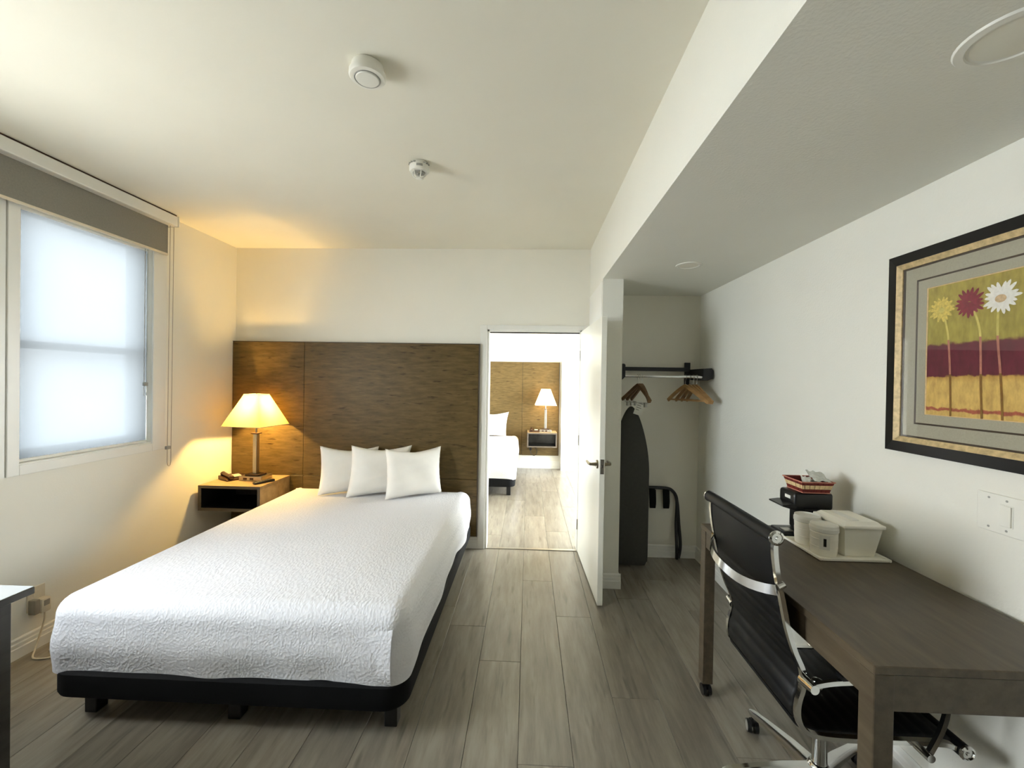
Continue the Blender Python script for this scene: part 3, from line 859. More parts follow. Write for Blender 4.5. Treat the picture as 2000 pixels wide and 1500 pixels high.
for (x, z), nm in (((.768, 1.050), 'top_roll'), ((1.345, .414), 'front_roll')):
    r = MB().cyl((x, CY0-0.012, z), (x, CY1+0.012, z), 0.021, None, 20).build(nm, M['leather'], t, True)
    for y, d in ((CY0-0.012, -1), (CY1+0.012, 1)):
        MB().lathe([(0.023, 0), (0.023, 0.005*d), (0.017, 0.008*d), (0.015, 0.004*d), (0.006, 0.004*d), (0.004, 0.007*d)], (x, y, z), 18, 'y').build('end_cap', M['chrome'], r, True)
for y in (CY0, CY1):
    MB().tube([p+Vector((0, y, 0)) for p in path], 0, 4, False, (0.017, 0.014), (0, 1, 0)).build('side_rail', M['chrome'], t)
# curved aluminium spreader across the back
sp = [(.775+0.0*k, 0, 0) for k in range(1)]
pts = []
for k in range(17):
    u = k/16; y = CY0-0.004+(CY1-CY0+0.008)*u
    pts.append(Vector((.778-0.052*(1-abs(2*u-1)**2.6), y, .885-0.030*(1-abs(2*u-1)**2.6))))
MB().tube(pts, 0, 4, False, (0.030, 0.009), (0.15, 0, 1)).build('back_spreader', M['chrome'], t, True, 50)
for y in (CY0-0.004, CY1+0.004):
    MB().cyl((.780, y, .895), (.800, y, .905), 0.012, 0.010, 12).build('spreader_bolt', M['chrome'], t, True)
# arms: bolted to the rails at the hip and near the front
for y, d in ((CY0, -1), (CY1, 1)):
    yo = y+d*0.034
    a = MB().tube(catmull([(.872, yo, .612), (.93, yo, .625), (1.02, yo, .632), (1.14, yo, .634), (1.225, yo, .62), (1.262, yo, .57), (1.25, yo, .50), (1.215, yo, .425)], 6), 0, 4, False, (0.012, 0.014), (0, 1, 0))
    arm = a.build('armrest', M['chrome'], t, True, 50)
    MB().tube(catmull([(.95, yo, .646), (1.02, yo, .651), (1.14, yo, .653), (1.215, yo, .640)], 6), 0, 4, False, (0.03, 0.012), (0, 1, 0)).build('arm_pad', M['leather'], arm, True, 50)
    MB().cyl((.868, y-d*0.006, .606), (.872, y+d*0.046, .608), 0.017, 0.014, 14).build('arm_bolt', M['chrome'], t, True)
    MB().lathe([(0.004, -0.014), (0.015, -0.010), (0.019, 0.0), (0.015, 0.010), (0.004, 0.014)], (.896, y+d*0.02, .612), 14).build('arm_joint', M['chrome'], t, True)
    MB().cyl((1.212, y-d*0.004, .418), (1.212, y+d*0.046, .418), 0.012, 0.012, 14).build('arm_bolt', M['chrome'], t, True)
# under-seat bridge, column, star base, casters
MB().box(1.02, 1.20, CY0+0.05, CY1-0.05, 0.395, 0.418, 0.008).build('tilt_mechanism', M['blackmetal'], t)
MB().cyl((cb[0], cb[1], 0.26), (cb[0], cb[1], 0.397), 0.026, 0.028, 20).build('gas_sleeve', M['blackplastic'], t, True)
MB().cyl((cb[0], cb[1], 0.09), (cb[0], cb[1], 0.262), 0.024, None, 20).build('gas_column', M['chrome'], t, True)
MB().lathe([(0.034, 0.085), (0.040, 0.095), (0.040, 0.135), (0.030, 0.15), (0.026, 0.152)], (cb[0], cb[1], 0), 24).build('hub', M['chrome'], t, True)
for k in range(5):
    a = math.radians(104+72*k); d = Vector((math.cos(a), math.sin(a), 0)); s_ = Vector((-d.y, d.x, 0)); c = Vector((cb[0], cb[1], 0))
    secs = [(0.03, 0.140, 0.098, 0.024), (0.12, 0.132, 0.095, 0.020), (0.24, 0.112, 0.084, 0.015), (0.315, 0.096, 0.074, 0.013), (0.335, 0.088, 0.078, 0.008)]
    mb = MB(); vs = []
    for r, zt_, zb_, w in secs:
        for q, zz in ((-0.6, zt_), (0.6, zt_), (1, (zt_*0.6+zb_*0.4)), (1, zb_), (-1, zb_), (-1, (zt_*0.6+zb_*0.4))): vs.append(c+d*r+s_*w*q+Vector((0, 0, zz)))
    fs = [(i*6+j, i*6+(j+1) % 6, (i+1)*6+(j+1) % 6, (i+1)*6+j) for i in range(4) for j in range(6)]+[tuple(range(5, -1, -1)), tuple(range(24, 30))]
    mb.add(vs, fs).build('base_leg', M['chrome'], t, True, 35)
    e = c+d*0.318
    cs = MB().cyl((e.x, e.y, 0.05), (e.x, e.y, 0.08), 0.006, None, 10).box(e.x-0.010, e.x+0.010, e.y-0.014, e.y+0.014, 0.03, 0.056, 0.005).build('caster', M['blackplastic'], t, True)
    ax = Vector((math.cos(a+1.1), math.sin(a+1.1), 0))
    for q in (-1, 1):
        w0 = e+ax*q*0.007; w1 = e+ax*q*0.022
        MB().cyl((w0.x, w0.y, 0.027), (w1.x, w1.y, 0.027), 0.027, 0.025, 20).build('wheel', M['blackplastic'], cs, True)
        w2 = e+ax*q*0.0225
        MB().cyl((w1.x, w1.y, 0.027), (w2.x, w2.y, 0.027), 0.020, 0.019, 20).build('wheel_ring', M['plasticg'], cs, True)

# ------------------------------------------------------------------ things on the desk
ZT = DT
TX0, TX1, TY0, TY1 = 1.158, 1.432, 1.707, 1.948
t = thing('serving_tray', ((TX0+TX1)/2, (TY0+TY1)/2, ZT), 'ivory plastic tray under the tubs on the desk', 'tray')
MB().box(TX0+0.008, TX1-0.008, TY0+0.008, TY1-0.008, ZT+0.0005, ZT+0.005, 0.002, 1).build('tray_base', M['tub'], t)
rim = MB()
for a in ((TX0, TX0+0.01, TY0, TY1), (TX1-0.01, TX1, TY0, TY1), (TX0+0.01, TX1-0.01, TY0, TY0+0.01), (TX0+0.01, TX1-0.01, TY1-0.01, TY1)): rim.box(*a, ZT+0.001, ZT+0.012, 0.002, 1)
rim.build('tray_rim', M['tub'], t)
def tub(x, y, z, r, h, label, printed):
    t = thing('lidded_tub', (x, y, z), label, 'tub', 'round tubs on the tray')
    MB().lathe([(r*0.86, 0.0), (r*0.9, 0.006), (r*0.95, h*0.30), (r*0.935, h*0.31), (r*0.96, h*0.55), (r*0.945, h*0.56), (r*0.97, h*0.74), (r*0.93, h*0.76), (r*0.93, h*0.80)], (x, y, z), 28).build('cup_body', M['tub'], t, True, 25)
    MB().lathe([(r*0.97, h*0.775), (r*1.02, h*0.79), (r*1.02, h*0.90), (r*0.98, h*0.93), (r*0.97, h*0.99), (r*0.91, h), (r*0.88, h*0.955), (r*0.5, h*0.95), (0.004, h*0.95)], (x, y, z), 28).build('lid', M['plasticw'], t, True, 25)
    lab = MB(); a0 = math.radians(printed)
    lab.grid([[Vector((x+math.cos(a0+k*0.07)*r*0.975, y+math.sin(a0+k*0.07)*r*0.975, z+h*q)) for k in range(11)] for q in (0.24, 0.70)])
    lo = lab.build('wrapper_label', M['paper'], t, True)
    a1 = a0+0.26
    MB().grid([[Vector((x+math.cos(a1+k*0.05)*r*0.982, y+math.sin(a1+k*0.05)*r*0.982, z+h*q)) for k in range(5)] for q in (0.34, 0.60)]).build('printed_mark', M['plasticg'] if printed > -110 else M['frame_black'], lo, True)
    return t
tub(1.216, 1.775, ZT+0.0055, 0.050, 0.122, 'front round ivory tub with lid and dark printed mark', -140)
tub(1.221, 1.886, ZT+0.0055, 0.050, 0.124, 'rear round ivory tub with lid beside the coffee maker', -100)
# rectangular bucket
t = thing('ice_bucket', (1.355, 1.88, ZT+0.0055), 'rectangular ivory ice bucket with a ridged lid on the tray', 'bucket')
def frustum(x0, x1, y0, y1, z0, X0, X1, Y0, Y1, z1):
    return MB().add([(x0, y0, z0), (x1, y0, z0), (x1, y1, z0), (x0, y1, z0), (X0, Y0, z1), (X1, Y0, z1), (X1, Y1, z1), (X0, Y1, z1)],
                    [(3, 2, 1, 0), (4, 5, 6, 7), (0, 1, 5, 4), (1, 2, 6, 5), (2, 3, 7, 6), (3, 0, 4, 7)])
frustum(1.284, 1.398, 1.752, 1.906, ZT+0.006, 1.276, 1.424, 1.744, 1.918, ZT+0.118).build('bucket_body', M['tub'], t)
lo = MB().box(1.269, 1.432, 1.735, 1.927, ZT+0.1185, ZT+0.134, 0.005, 2).build('lid', M['tub'], t)
frustum(1.277, 1.424, 1.744, 1.918, ZT+0.1335, 1.290, 1.411, 1.755, 1.907, ZT+0.145).build('lid_rise', M['tub'], lo)
MB().box(1.322, 1.348, 1.765, 1.897, ZT+0.144, ZT+0.149, 0.002, 1).build('lid_ridge', M['plasticw'], lo)
# coffee maker faces the room (-x)
t = thing('coffee_maker', (1.29, 2.02, ZT), 'small black coffee maker on the desk under the woven basket', 'coffee maker')
MB().box(1.17, 1.385, 1.962, 2.075, ZT+0.001, ZT+0.022, 0.006).build('base', M['blackplastic'], t, True)
MB().box(1.255, 1.38, 1.960, 2.072, ZT+0.022, ZT+0.13, 0.006).build('body', M['blackplastic'], t, True)
MB().box(1.208, 1.382, 1.956, 2.076, ZT+0.126, ZT+0.205, 0.014, 3).build('head', M['blackplastic'], t, True)
MB().prism([(1.158, 1.958, ZT+0.140), (1.158, 1.958, ZT+0.146), (1.20, 1.958, ZT+0.152), (1.25, 1.958, ZT+0.152), (1.25, 1.958, ZT+0.118), (1.215, 1.958, ZT+0.124)], (0, 0.11, 0)).build('brew_lip', M['blackplastic'], t)
MB().box(1.2065, 1.2085, 1.985, 2.025, ZT+0.170, ZT+0.184).build('badge', M['plasticw'], t)
MB().box(1.18, 1.22, 1.975, 2.02, ZT+0.0215, ZT+0.027, 0.001, 1).build('drip_plate', M['steel'], t)

# ------------------------------------------------------------------ woven basket on the coffee maker
BX0, BX1, BY0, BY1, BZ0, BZ1 = 1.242, 1.358, 1.952, 2.066, ZT+0.2055, ZT+0.258
t = thing('bread_basket', ((BX0+BX1)/2, (BY0+BY1)/2, BZ0), 'small rectangular red and cream woven basket on the coffee maker', 'basket')
fl_ = 0.014
def bcorner(s_, sx, sy, out=0.0):   # s_: 0 bottom .. 1 rim
    e = fl_*s_+out
    return Vector((BX1+e if sx > 0 else BX0-e, BY1+e if sy > 0 else BY0-e, BZ0+(BZ1-BZ0)*s_))
MB().box(BX0+0.003, BX1-0.003, BY0+0.003, BY1-0.003, BZ0, BZ0+0.003).build('basket_floor', M['red'], t)
inner = MB()
for (a, b) in (((-1, -1), (1, -1)), ((1, -1), (1, 1)), ((1, 1), (-1, 1)), ((-1, 1), (-1, -1))):
    inner.add([bcorner(0, *a, -0.003), bcorner(0, *b, -0.003), bcorner(1, *b, -0.003), bcorner(1, *a, -0.003), bcorner(0, *a, -0.0045), bcorner(0, *b, -0.0045), bcorner(1, *b, -0.0045), bcorner(1, *a, -0.0045)],
              [(0, 1, 2, 3), (7, 6, 5, 4), (0, 3, 7, 4), (1, 5, 6, 2), (2, 6, 7, 3), (0, 4, 5, 1)])
inner.build('lining', M['red'], t)
rows3 = [(0.05, 0.34, 'red'), (0.34, 0.71, 'cream'), (0.71, 0.95, 'red')]
for (a, b, cnt) in (((-1, -1), (1, -1), 6), ((1, -1), (1, 1), 4), ((1, 1), (-1, 1), 6), ((-1, 1), (-1, -1), 4)):
    for ri, (s0, s1, mm) in enumerate(rows3):
        off = 0.5/cnt if ri == 1 else 0.0
        cuts = [0]+[min(1, k/cnt+off) for k in range(1 if off == 0 else 0, cnt+1)]
        cuts = sorted(set([c_ for c_ in cuts if c_ <= 1]+[1]))
        for u0, u1 in zip(cuts, cuts[1:]):
            if u1-u0 < 0.03: continue
            g = 0.010; w = 0.0016
            q = []
            for so in (-0.0025, 0.0):
                for (s_, u) in ((s0+0.015, u0+g), (s0+0.015, u1-g), (s1-0.015, u1-g), (s1-0.015, u0+g)):
                    q.append(bcorner(s_, *a, so).lerp(bcorner(s_, *b, so), u))
            cpt_ = sum((v for v in q[4:]), Vector())/4
            on = (bcorner(0.5, *a, 1).lerp(bcorner(0.5, *b, 1), 0.5)-bcorner(0.5, *a, 0).lerp(bcorner(0.5, *b, 0), 0.5)); on.z = 0; on.normalize()
            q.append(cpt_+on*w)
            MB().add(q, [(3, 2, 1, 0), (0, 1, 5, 4), (1, 2, 6, 5), (2, 3, 7, 6), (3, 0, 4, 7), (4, 5, 8), (5, 6, 8), (6, 7, 8), (7, 4, 8)]).build('weave_strip', M[mm], t)
for s_, rr, mm in ((0.03, 0.002, 'pink'), (0.98, 0.0025, 'pink')):
    MB().tube([bcorner(s_, *c_, 0.001) for c_ in ((-1, -1), (1, -1), (1, 1), (-1, 1))], rr, 8, True).build('rim' if s_ > 0.5 else 'foot_band', M[mm], t, True)
# packets in the basket
def packet(pts, label, mat):
    pts = [Vector(p) for p in pts]
    n_ = (pts[1]-pts[0]).cross(pts[3]-pts[0]).normalized()
    mb = MB()
    for s_ in (1, -1):
        rows = []
        for j in range(9):
            row = []
            for i in range(9):
                u, v = i/8, j/8
                p = pts[0].lerp(pts[1], u).lerp(pts[3].lerp(pts[2], u), v)
                w = (1-(2*u-1)**4)*(1-(2*v-1)**4)
                row.append(p+n_*(s_*(0.0006+0.005*w)+0.005*math.sin(9*u+5*v)*math.sin(11*v-3*u)+0.003*math.sin(19*u-14*v)))
            rows.append(row)
        mb.grid(rows)
    return tag(mb.build('condiment_packet', mat, None, True, 70), label, 'packet', 'packets in the basket')
packet([(1.255, 1.965, ZT+0.235), (1.295, 1.955, ZT+0.238), (1.300, 1.995, ZT+0.268), (1.265, 2.01, ZT+0.272)], 'plain white paper packet at the front of the basket', M['paper'])
packet([(1.288, 1.945, ZT+0.262), (1.362, 1.945, ZT+0.258), (1.372, 2.03, ZT+0.284), (1.305, 2.04, ZT+0.292)], 'larger crinkled packet lying on top in the basket', M['film'])
packet([(1.29, 1.968, ZT+0.244), (1.35, 1.968, ZT+0.242), (1.35, 2.04, ZT+0.252), (1.30, 2.04, ZT+0.256)], 'white packet lying underneath the crinkled one in the basket', M['linen'])

# ------------------------------------------------------------------ framed picture
PY1, PY0, PZ0, PZ1 = 1.782, 0.86, 1.268, 2.037
t = thing('framed_picture', (XR-0.02, (PY0+PY1)/2, PZ0), 'framed print of three daisies in black and gold frame over the desk', 'picture')
def fr_side(poly2d_pts, mat, nm, d0, d1):
    """mitred moulding from nested rectangles: outer (a) and inner (b), depth off the wall d0->d1"""
    (ya, yb, za, zb), (yc, yd, zc, zd) = poly2d_pts
    o = [(ya, za), (yb, za), (yb, zb), (ya, zb)]; i = [(yc, zc), (yd, zc), (yd, zd), (yc, zd)]
    for k in range(4):
        k2 = (k+1) % 4
        v = [(XR-0.001, *o[k]), (XR-0.001, *o[k2]), (XR-0.001, *i[k2]), (XR-0.001, *i[k]), (XR-d0, *o[k]), (XR-d0, *o[k2]), (XR-d1, *i[k2]), (XR-d1, *i[k])]
        MB().add(v, [(3, 2, 1, 0), (4, 5, 6, 7), (0, 1, 5, 4), (1, 2, 6, 5), (2, 3, 7, 6), (3, 0, 4, 7)]).build(nm, M[mat], t)
def ins(d): return (PY0+d, PY1-d, PZ0+d, PZ1-d)
fr_side((ins(0), ins(0.040)), 'frame_black', 'frame_side', 0.030, 0.036)
fr_side((ins(0.0402), ins(0.060)), 'gold', 'gold_lip', 0.034, 0.026)
fr_side((ins(0.0602), ins(0.066)), 'headboard_edge', 'inner_liner', 0.022, 0.020)
fr_side((ins(0.0662), ins(0.112)), 'mat_board', 'outer_mat', 0.018, 0.016)
fr_side((ins(0.1122), ins(0.118)), 'headboard_edge', 'mat_fillet', 0.0175, 0.0155)
fr_side((ins(0.1182), ins(0.150)), 'mat_board', 'inner_mat', 0.016, 0.014)
fr_side((ins(0.1502), ins(0.153)), 'cream', 'mat_bevel', 0.0135, 0.0115)
def art_mat():
    m, nt, b = new_mat('painted_bands')
    g = nt.nodes.new('ShaderNodeNewGeometry')
    sx = nt.nodes.new('ShaderNodeSeparateXYZ'); nt.links.new(g.outputs['Position'], sx.inputs[0])
    v = coords(nt)
    e = noise(nt, v, 40, 3)
    ma = nt.nodes.new('ShaderNodeMath'); ma.operation = 'MULTIPLY_ADD'; ma.inputs[1].default_value = 0.022
    nt.links.new(e, ma.inputs[0]); nt.links.new(sx.outputs['Z'], ma.inputs[2])
    mr = nt.nodes.new('ShaderNodeMapRange'); mr.inputs['From Min'].default_value = 1.405+0.011; mr.inputs['From Max'].default_value = 1.905+0.011
    nt.links.new(ma.outputs[0], mr.inputs['Value'])
    yel, yel2 = srgb(205, 172, 98), srgb(184, 146, 72)
    bur, oli = srgb(98, 26, 44), srgb(158, 146, 62)
    lin = srgb(160, 84, 62)
    r = nt.nodes.new('ShaderNodeValToRGB'); els = r.color_ramp.elements; r.color_ramp.interpolation = 'LINEAR'
    stops = [(0.0, yel), (0.062, yel), (0.068, lin), (0.084, lin), (0.09, yel), (0.27, yel), (0.305, yel2), (0.315, bur), (0.53, bur), (0.548, oli), (1.0, srgb(166, 152, 74))]
    while len(els) < len(stops): els.new(0.5)
    for el, (p, c) in zip(els, stops): el.position = p; el.color = c
    nt.links.new(mr.outputs[0], r.inputs['Fac'])
    v2 = coords(nt, (1, 3, 1.2))
    st = ramp(nt, noise(nt, v2, 16, 5, 0.65), [(0.3, (0.62, 0.58, 0.5, 1)), (0.65, (1.12, 1.1, 1.05, 1))])
    mx = nt.nodes.new('ShaderNodeMixRGB'); mx.blend_type = 'MULTIPLY'; mx.inputs['Fac'].default_value = 0.85
    nt.links.new(r.outputs['Color'], mx.inputs['Color1']); nt.links.new(st, mx.inputs['Color2'])
    nt.links.new(mx.outputs[0], b.inputs['Base Color']); b.inputs['Roughness'].default_value = 0.7
    return m
M['art'] = art_mat()
i_ = ins(0.153)
art = MB().box(XR-0.011, XR-0.001, i_[0], i_[1], i_[2], i_[3]).build('print', M['art'], t)
M['p_yellow'] = plain('petal_yellow', srgb(206, 184, 92), 0.7, var=0.25, scale=120)
M['p_red'] = plain('petal_burgundy', srgb(124, 34, 52), 0.7, var=0.25, scale=120)
M['p_white'] = plain('petal_white', srgb(222, 220, 212), 0.7, var=0.08, scale=120)
M['p_core'] = plain('petal_core', srgb(196, 168, 128), 0.7, var=0.2, scale=120)
M['stem_g'] = plain('stem_green', srgb(196, 182, 98), 0.7, var=0.15, scale=60)
M['stem_p'] = plain('stem_rose', srgb(172, 112, 92), 0.7, var=0.15, scale=60)
M['stem_b'] = plain('stem_brown', srgb(128, 92, 34), 0.7, var=0.15, scale=60)
def flower(cy, cz, r, pet, core, corer, npet, seed):
    rng = random.Random(seed); mb = MB()
    for ring, (n_, r1, w, dx) in enumerate(((npet, 1.0, 0.125, 0.0), (npet-3, 0.72, 0.12, 0.0006))):
        for k in range(n_):
            a = 2*PI*(k+rng.uniform(-.2, .2))/n_+ring*0.2; rr = r*r1*rng.uniform(0.84, 1.06)
            d = Vector((0, math.cos(a), math.sin(a))); s_ = Vector((0, -math.sin(a), math.cos(a)))
            c = Vector((XR-0.0115-dx-0.00005*k, cy, cz))
            mb.add([c+d*r*0.12-s_*r*0.05, c+d*rr*0.6-s_*r*w, c+d*rr*0.9-s_*r*w*0.55, c+d*rr, c+d*rr*0.9+s_*r*w*0.55, c+d*rr*0.6+s_*r*w, c+d*r*0.12+s_*r*0.05], [tuple(range(7))])
    fo = mb.build('painted_flower', M[pet], art)
    return MB().add([Vector((XR-0.0132, cy+math.cos(2*PI*k/14)*r*corer, cz-0.004+math.sin(2*PI*k/14)*r*corer*0.75)) for k in range(14)], [tuple(range(14))]).build('painted_flower_core', M[core], art)
# y runs right-to-left in the photo
for (cy, cz, r, pet, core, cr, n_, path_) in (
    (1.576, 1.800, 0.052, 'p_yellow', 'stem_g', 0.22, 15, [(1.566, 1.77), (1.553, 1.71), (1.546, 1.64), (1.541, 1.56), (1.538, 1.48), (1.537, 1.418)]),
    (1.482, 1.805, 0.052, 'p_red', 'p_red', 0.2, 17, [(1.472, 1.785), (1.457, 1.75), (1.446, 1.70), (1.442, 1.62), (1.440, 1.54), (1.437, 1.47), (1.434, 1.415)]),
    (1.386, 1.806, 0.056, 'p_white', 'p_core', 0.3, 18, [(1.394, 1.77), (1.394, 1.70), (1.391, 1.65), (1.384, 1.58), (1.378, 1.50), (1.374, 1.415)]),
    (1.10, 1.795, 0.048, 'p_red', 'p_core', 0.25, 16, [(1.108, 1.76), (1.112, 1.66), (1.108, 1.54), (1.104, 1.415)])):
    pl = catmull([(XR-0.0114, y, z) for y, z in path_], 12)
    def seg(z_hi, z_lo, mm, dx):
        q = [p for p in pl if z_lo <= p.z <= z_hi]
        if len(q) < 2: return
        rows = [[p+Vector((-dx, 0.0036, 0)) for p in q], [p-Vector((dx, 0.0036, 0)) for p in q]]
        MB().grid(rows).build('painted_stem', M[mm], art)
    seg(1.80, 1.66, 'stem_g', 0.0001); seg(1.69, 1.55, 'stem_p', 0.0003); seg(1.57, 1.41, 'stem_b', 0.0005)
    flower(cy, cz, r, pet, core, cr, n_, int(cy*1000))
MB().box(XR-0.0225, XR-0.0215, *ins(0.0605)[:2], *ins(0.0605)[2:]).build('glazing', M['glass'], t)

# ------------------------------------------------------------------ switch plate
t = thing('light_switch', (XR-0.004, 1.355, 1.064), 'white switch plate with a single rocker below the picture', 'light switch')
MB().box(XR-0.006, XR-0.0005, 1.245, 1.448, 1.065, 1.187, 0.003).build('wall_plate', M['plasticw'], t)
for yc in (1.361, 1.29):
    MB().box(XR-0.0075, XR-0.0055, yc-0.019, yc+0.019, 1.092, 1.160, 0.001, 1).build('rocker_frame', M['plasticw'], t)
    MB().add([(XR-0.007, yc-0.016, 1.095), (XR-0.007, yc+0.016, 1.095), (XR-0.007, yc+0.016, 1.157), (XR-0.007, yc-0.016, 1.157), (XR-0.0125, yc-0.016, 1.095), (XR-0.0085, yc+0.016, 1.095), (XR-0.0085, yc+0.016, 1.157), (XR-0.0125, yc-0.016, 1.157)],
             [(3, 2, 1, 0), (4, 5, 6, 7), (0, 1, 5, 4), (1, 2, 6, 5), (2, 3, 7, 6), (3, 0, 4, 7)]).build('rocker', M['plasticw'], t)
for yc in (1.412, 1.361):
    for zc in (1.080, 1.172): MB().cyl((XR-0.0068, yc, zc), (XR-0.0055, yc, zc), 0.0035, None, 10).build('screw', M['plasticg'], t)

# ------------------------------------------------------------------ ceiling devices
t = thing('smoke_detector', (-0.625, 1.585, ZC-0.06), 'large round white smoke detector on the ceiling', 'smoke detector')
c = (-0.625, 1.585, ZC)
MB().lathe([(0.056, -0.001), (0.058, -0.006), (0.058, -0.024), (0.054, -0.027)], c, 32).build('base', M['plasticw'], t, True)
MB().lathe([(0.055, -0.027), (0.066, -0.030), (0.067, -0.044), (0.063, -0.050), (0.050, -0.052)], c, 32).build('housing', M['plasticw'], t, True)
MB().lathe([(0.049, -0.0515), (0.047, -0.0545), (0.044, -0.0525)], c, 32).build('ring', M['plasticg'], t, True)
MB().lathe([(0.0435, -0.0522), (0.041, -0.056), (0.004, -0.057)], c, 32).build('cover_disc', M['plasticw'], t, True)
MB().cyl((-0.684, 1.585, ZC-0.016), (-0.6825, 1.585, ZC-0.016), 0.003, None, 10).build('indicator', M['frame_black'], t)
t = thing('heat_sensor', (-0.615, 2.305, ZC-0.085), 'small white domed sensor on the ceiling near the bed', 'sensor')
c = (-0.615, 2.305, ZC)
MB().lathe([(0.046, -0.001), (0.048, -0.005), (0.050, -0.016), (0.053, -0.018), (0.053, -0.043), (0.048, -0.049), (0.034, -0.051)], c, 28).build('housing', M['plasticw'], t, True)
for k in range(9):
    a = math.radians(-170+k*20+5)
    if k in (4, 5): continue
    MB().box(-0.615+math.cos(a)*0.0515-0.006, -0.615+math.cos(a)*0.0515+0.006, 2.305+math.sin(a)*0.0515-0.003, 2.305+math.sin(a)*0.0515+0.003, ZC-0.0155, ZC-0.0095, 0, 1).build('vent_slot', M['plasticg'], t)
MB().grid([[Vector((-0.615+math.cos(math.radians(a))*0.0537, 2.305+math.sin(math.radians(a))*0.0537, ZC-z)) for a in (-92, -80, -68, -56)] for z in (0.024, 0.037)]).build('window_mark', M['plasticg'], t)
MB().lathe([(0.033, -0.0505), (0.030, -0.056), (0.014, -0.058), (0.012, -0.066), (0.004, -0.068)], c, 20).build('sensor_cup', M['plasticg'], t, True)
for k in range(6):
    a = 2*PI*k/6
    MB().tube(catmull([(-0.615+math.cos(a)*0.036, 2.305+math.sin(a)*0.036, ZC-0.050), (-0.615+math.cos(a)*0.033, 2.305+math.sin(a)*0.033, ZC-0.070), (-0.615+math.cos(a)*0.014, 2.305+math.sin(a)*0.014, ZC-0.083)], 4), 0.003, 6).build('cage_bar', M['plasticw'], t, True)
MB().lathe([(0.015, -0.080), (0.017, -0.084), (0.012, -0.087), (0.004, -0.088)], c, 16).build('cage_cap', M['plasticw'], t, True)
for (x, y, r, lab) in ((1.017, 2.768, 0.080, 'round unlit recessed light in the soffit near the closet nook'), (1.035, 0.960, 0.096, 'round unlit recessed light in the soffit above the desk')):
    t = thing('recessed_light', (x, y, ZS-0.008), lab, 'ceiling light', 'recessed lights in the soffit')
    MB().lathe([(r*0.78, -0.0005), (r, -0.0005), (r, -0.002), (r*0.97, -0.0055), (r*0.80, -0.007), (r*0.77, -0.004)], (x, y, ZS), 40).build('trim_ring', M['plasticw'], t, True)
    MB().lathe([(r*0.77, -0.0035), (r*0.5, -0.0055), (0.004, -0.006)], (x, y, ZS), 40).build('lens', M['ceiling'], t, True)

# ------------------------------------------------------------------ dresser at the left edge
DZT = 0.76
t = thing('dresser', (-2.2, 1.13, 0), 'dark grey dresser top corner at the left edge before the bed', 'dresser')
MB().box(-2.69, -1.748, 0.84, 1.442, DZT-0.026, DZT-0.002, 0.002, 1).build('top', M['dresser'], t)
MB().box(-2.688, -1.750, 0.842, 1.440, DZT-0.002, DZT, 0.0005, 1).build('top_sheen', M['dresstop_sheen'], t)  # pale layer carrying the window's reflection as colour
MB().box(-2.67, -1.785, 0.862, 1.402, 0.06, DZT-0.0262, 0.002, 1).build('carcass', M['dresser'], t)
MB().box(-2.66, -1.81, 0.89, 1.38, 0.0, 0.06).build('plinth', M['blackplastic'], t)
for k in range(3):
    z0 = 0.08+k*0.215
    d = MB().box(-2.655, -1.80, 0.845, 0.862, z0, z0+0.205, 0.003, 1).build('drawer', M['dresser'], t)
    MB().tube([(-2.30, 0.846, z0+0.10), (-2.30, 0.815, z0+0.10), (-2.15, 0.815, z0+0.10), (-2.15, 0.846, z0+0.10)], 0.006, 8).build('handle', M['steel'], d, True)

# ------------------------------------------------------------------ wall outlet, adapters and cord
t = thing('wall_outlet', (XL, 2.23, 0.22), 'ivory outlet plate low on the wall under the window', 'outlet')
MB().box(XL+0.0005, XL+0.006, 2.185, 2.272, 0.215, 0.345, 0.003).build('wall_plate', M['adapter'], t)
for z in (0.305, 0.25): MB().box(XL+0.006, XL+0.008, 2.212, 2.246, z-0.016, z+0.016, 0.003, 1).build('socket', M['adapter'], t)
t = thing('power_adapter', (XL+0.03, 2.24, 0.2), 'ivory plug-in adapter in the outlet under the window', 'adapter')
MB().box(XL+0.0085, XL+0.055, 2.215, 2.262, 0.200, 0.278, 0.006).build('body', M['adapter'], t, True)
MB().box(XL+0.0551, XL+0.057, 2.225, 2.252, 0.238, 0.268).build('face_print', M['adapterg'], t)
MB().tube(catmull([(XL+0.035, 2.245, 0.20), (XL+0.035, 2.243, 0.15), (XL+0.04, 2.22, 0.09), (XL+0.06, 2.18, 0.03), (XL+0.10, 2.14, 0.006), (XL+0.18, 2.16, 0.006), (XL+0.16, 2.24, 0.006), (XL+0.10, 2.21, 0.006)]), 0.004, 8).build('cord', M['adapter'], t, True)
tag(MB().box(XL+0.0085, XL+0.05, 2.186, 2.2125, 0.205, 0.285, 0.005).build('charger_plug', M['adapterg'], None, True), 'grey charger plug beside the ivory adapter under the window', 'charger')

# ------------------------------------------------------------------ closet nook
t = thing('garment_rail', (1.05, 3.6, 1.45), 'black wall-mounted hanging rail with a chrome rod in the closet nook', 'clothes rail')
MB().cyl((XP+0.05, 3.46, 1.573), (1.40, 3.46, 1.573), 0.011, None, 14).build('rod', M['chrome'], t, True)
MB().box(XP+0.01, 1.38, 3.69, 3.72, 1.622, 1.655, 0.003).build('back_bar', M['blackmetal'], t)
MB().box(1.352, 1.398, 3.722, 3.744, 1.46, 1.70, 0.003).build('upright', M['blackmetal'], t)
MB().box(XP+0.0005, XP+0.008, 3.36, 3.40, 1.42, 1.71, 0.002).build('upright', M['blackmetal'], t)
MB().prism([(XP+0.008, 3.37, 1.50), (XP+0.075, 3.37, 1.565), (XP+0.075, 3.37, 1.66), (XP+0.065, 3.37, 1.668), (XP+0.008, 3.37, 1.668)], (0, 0.34, 0)).build('bracket', M['blackmetal'], t)
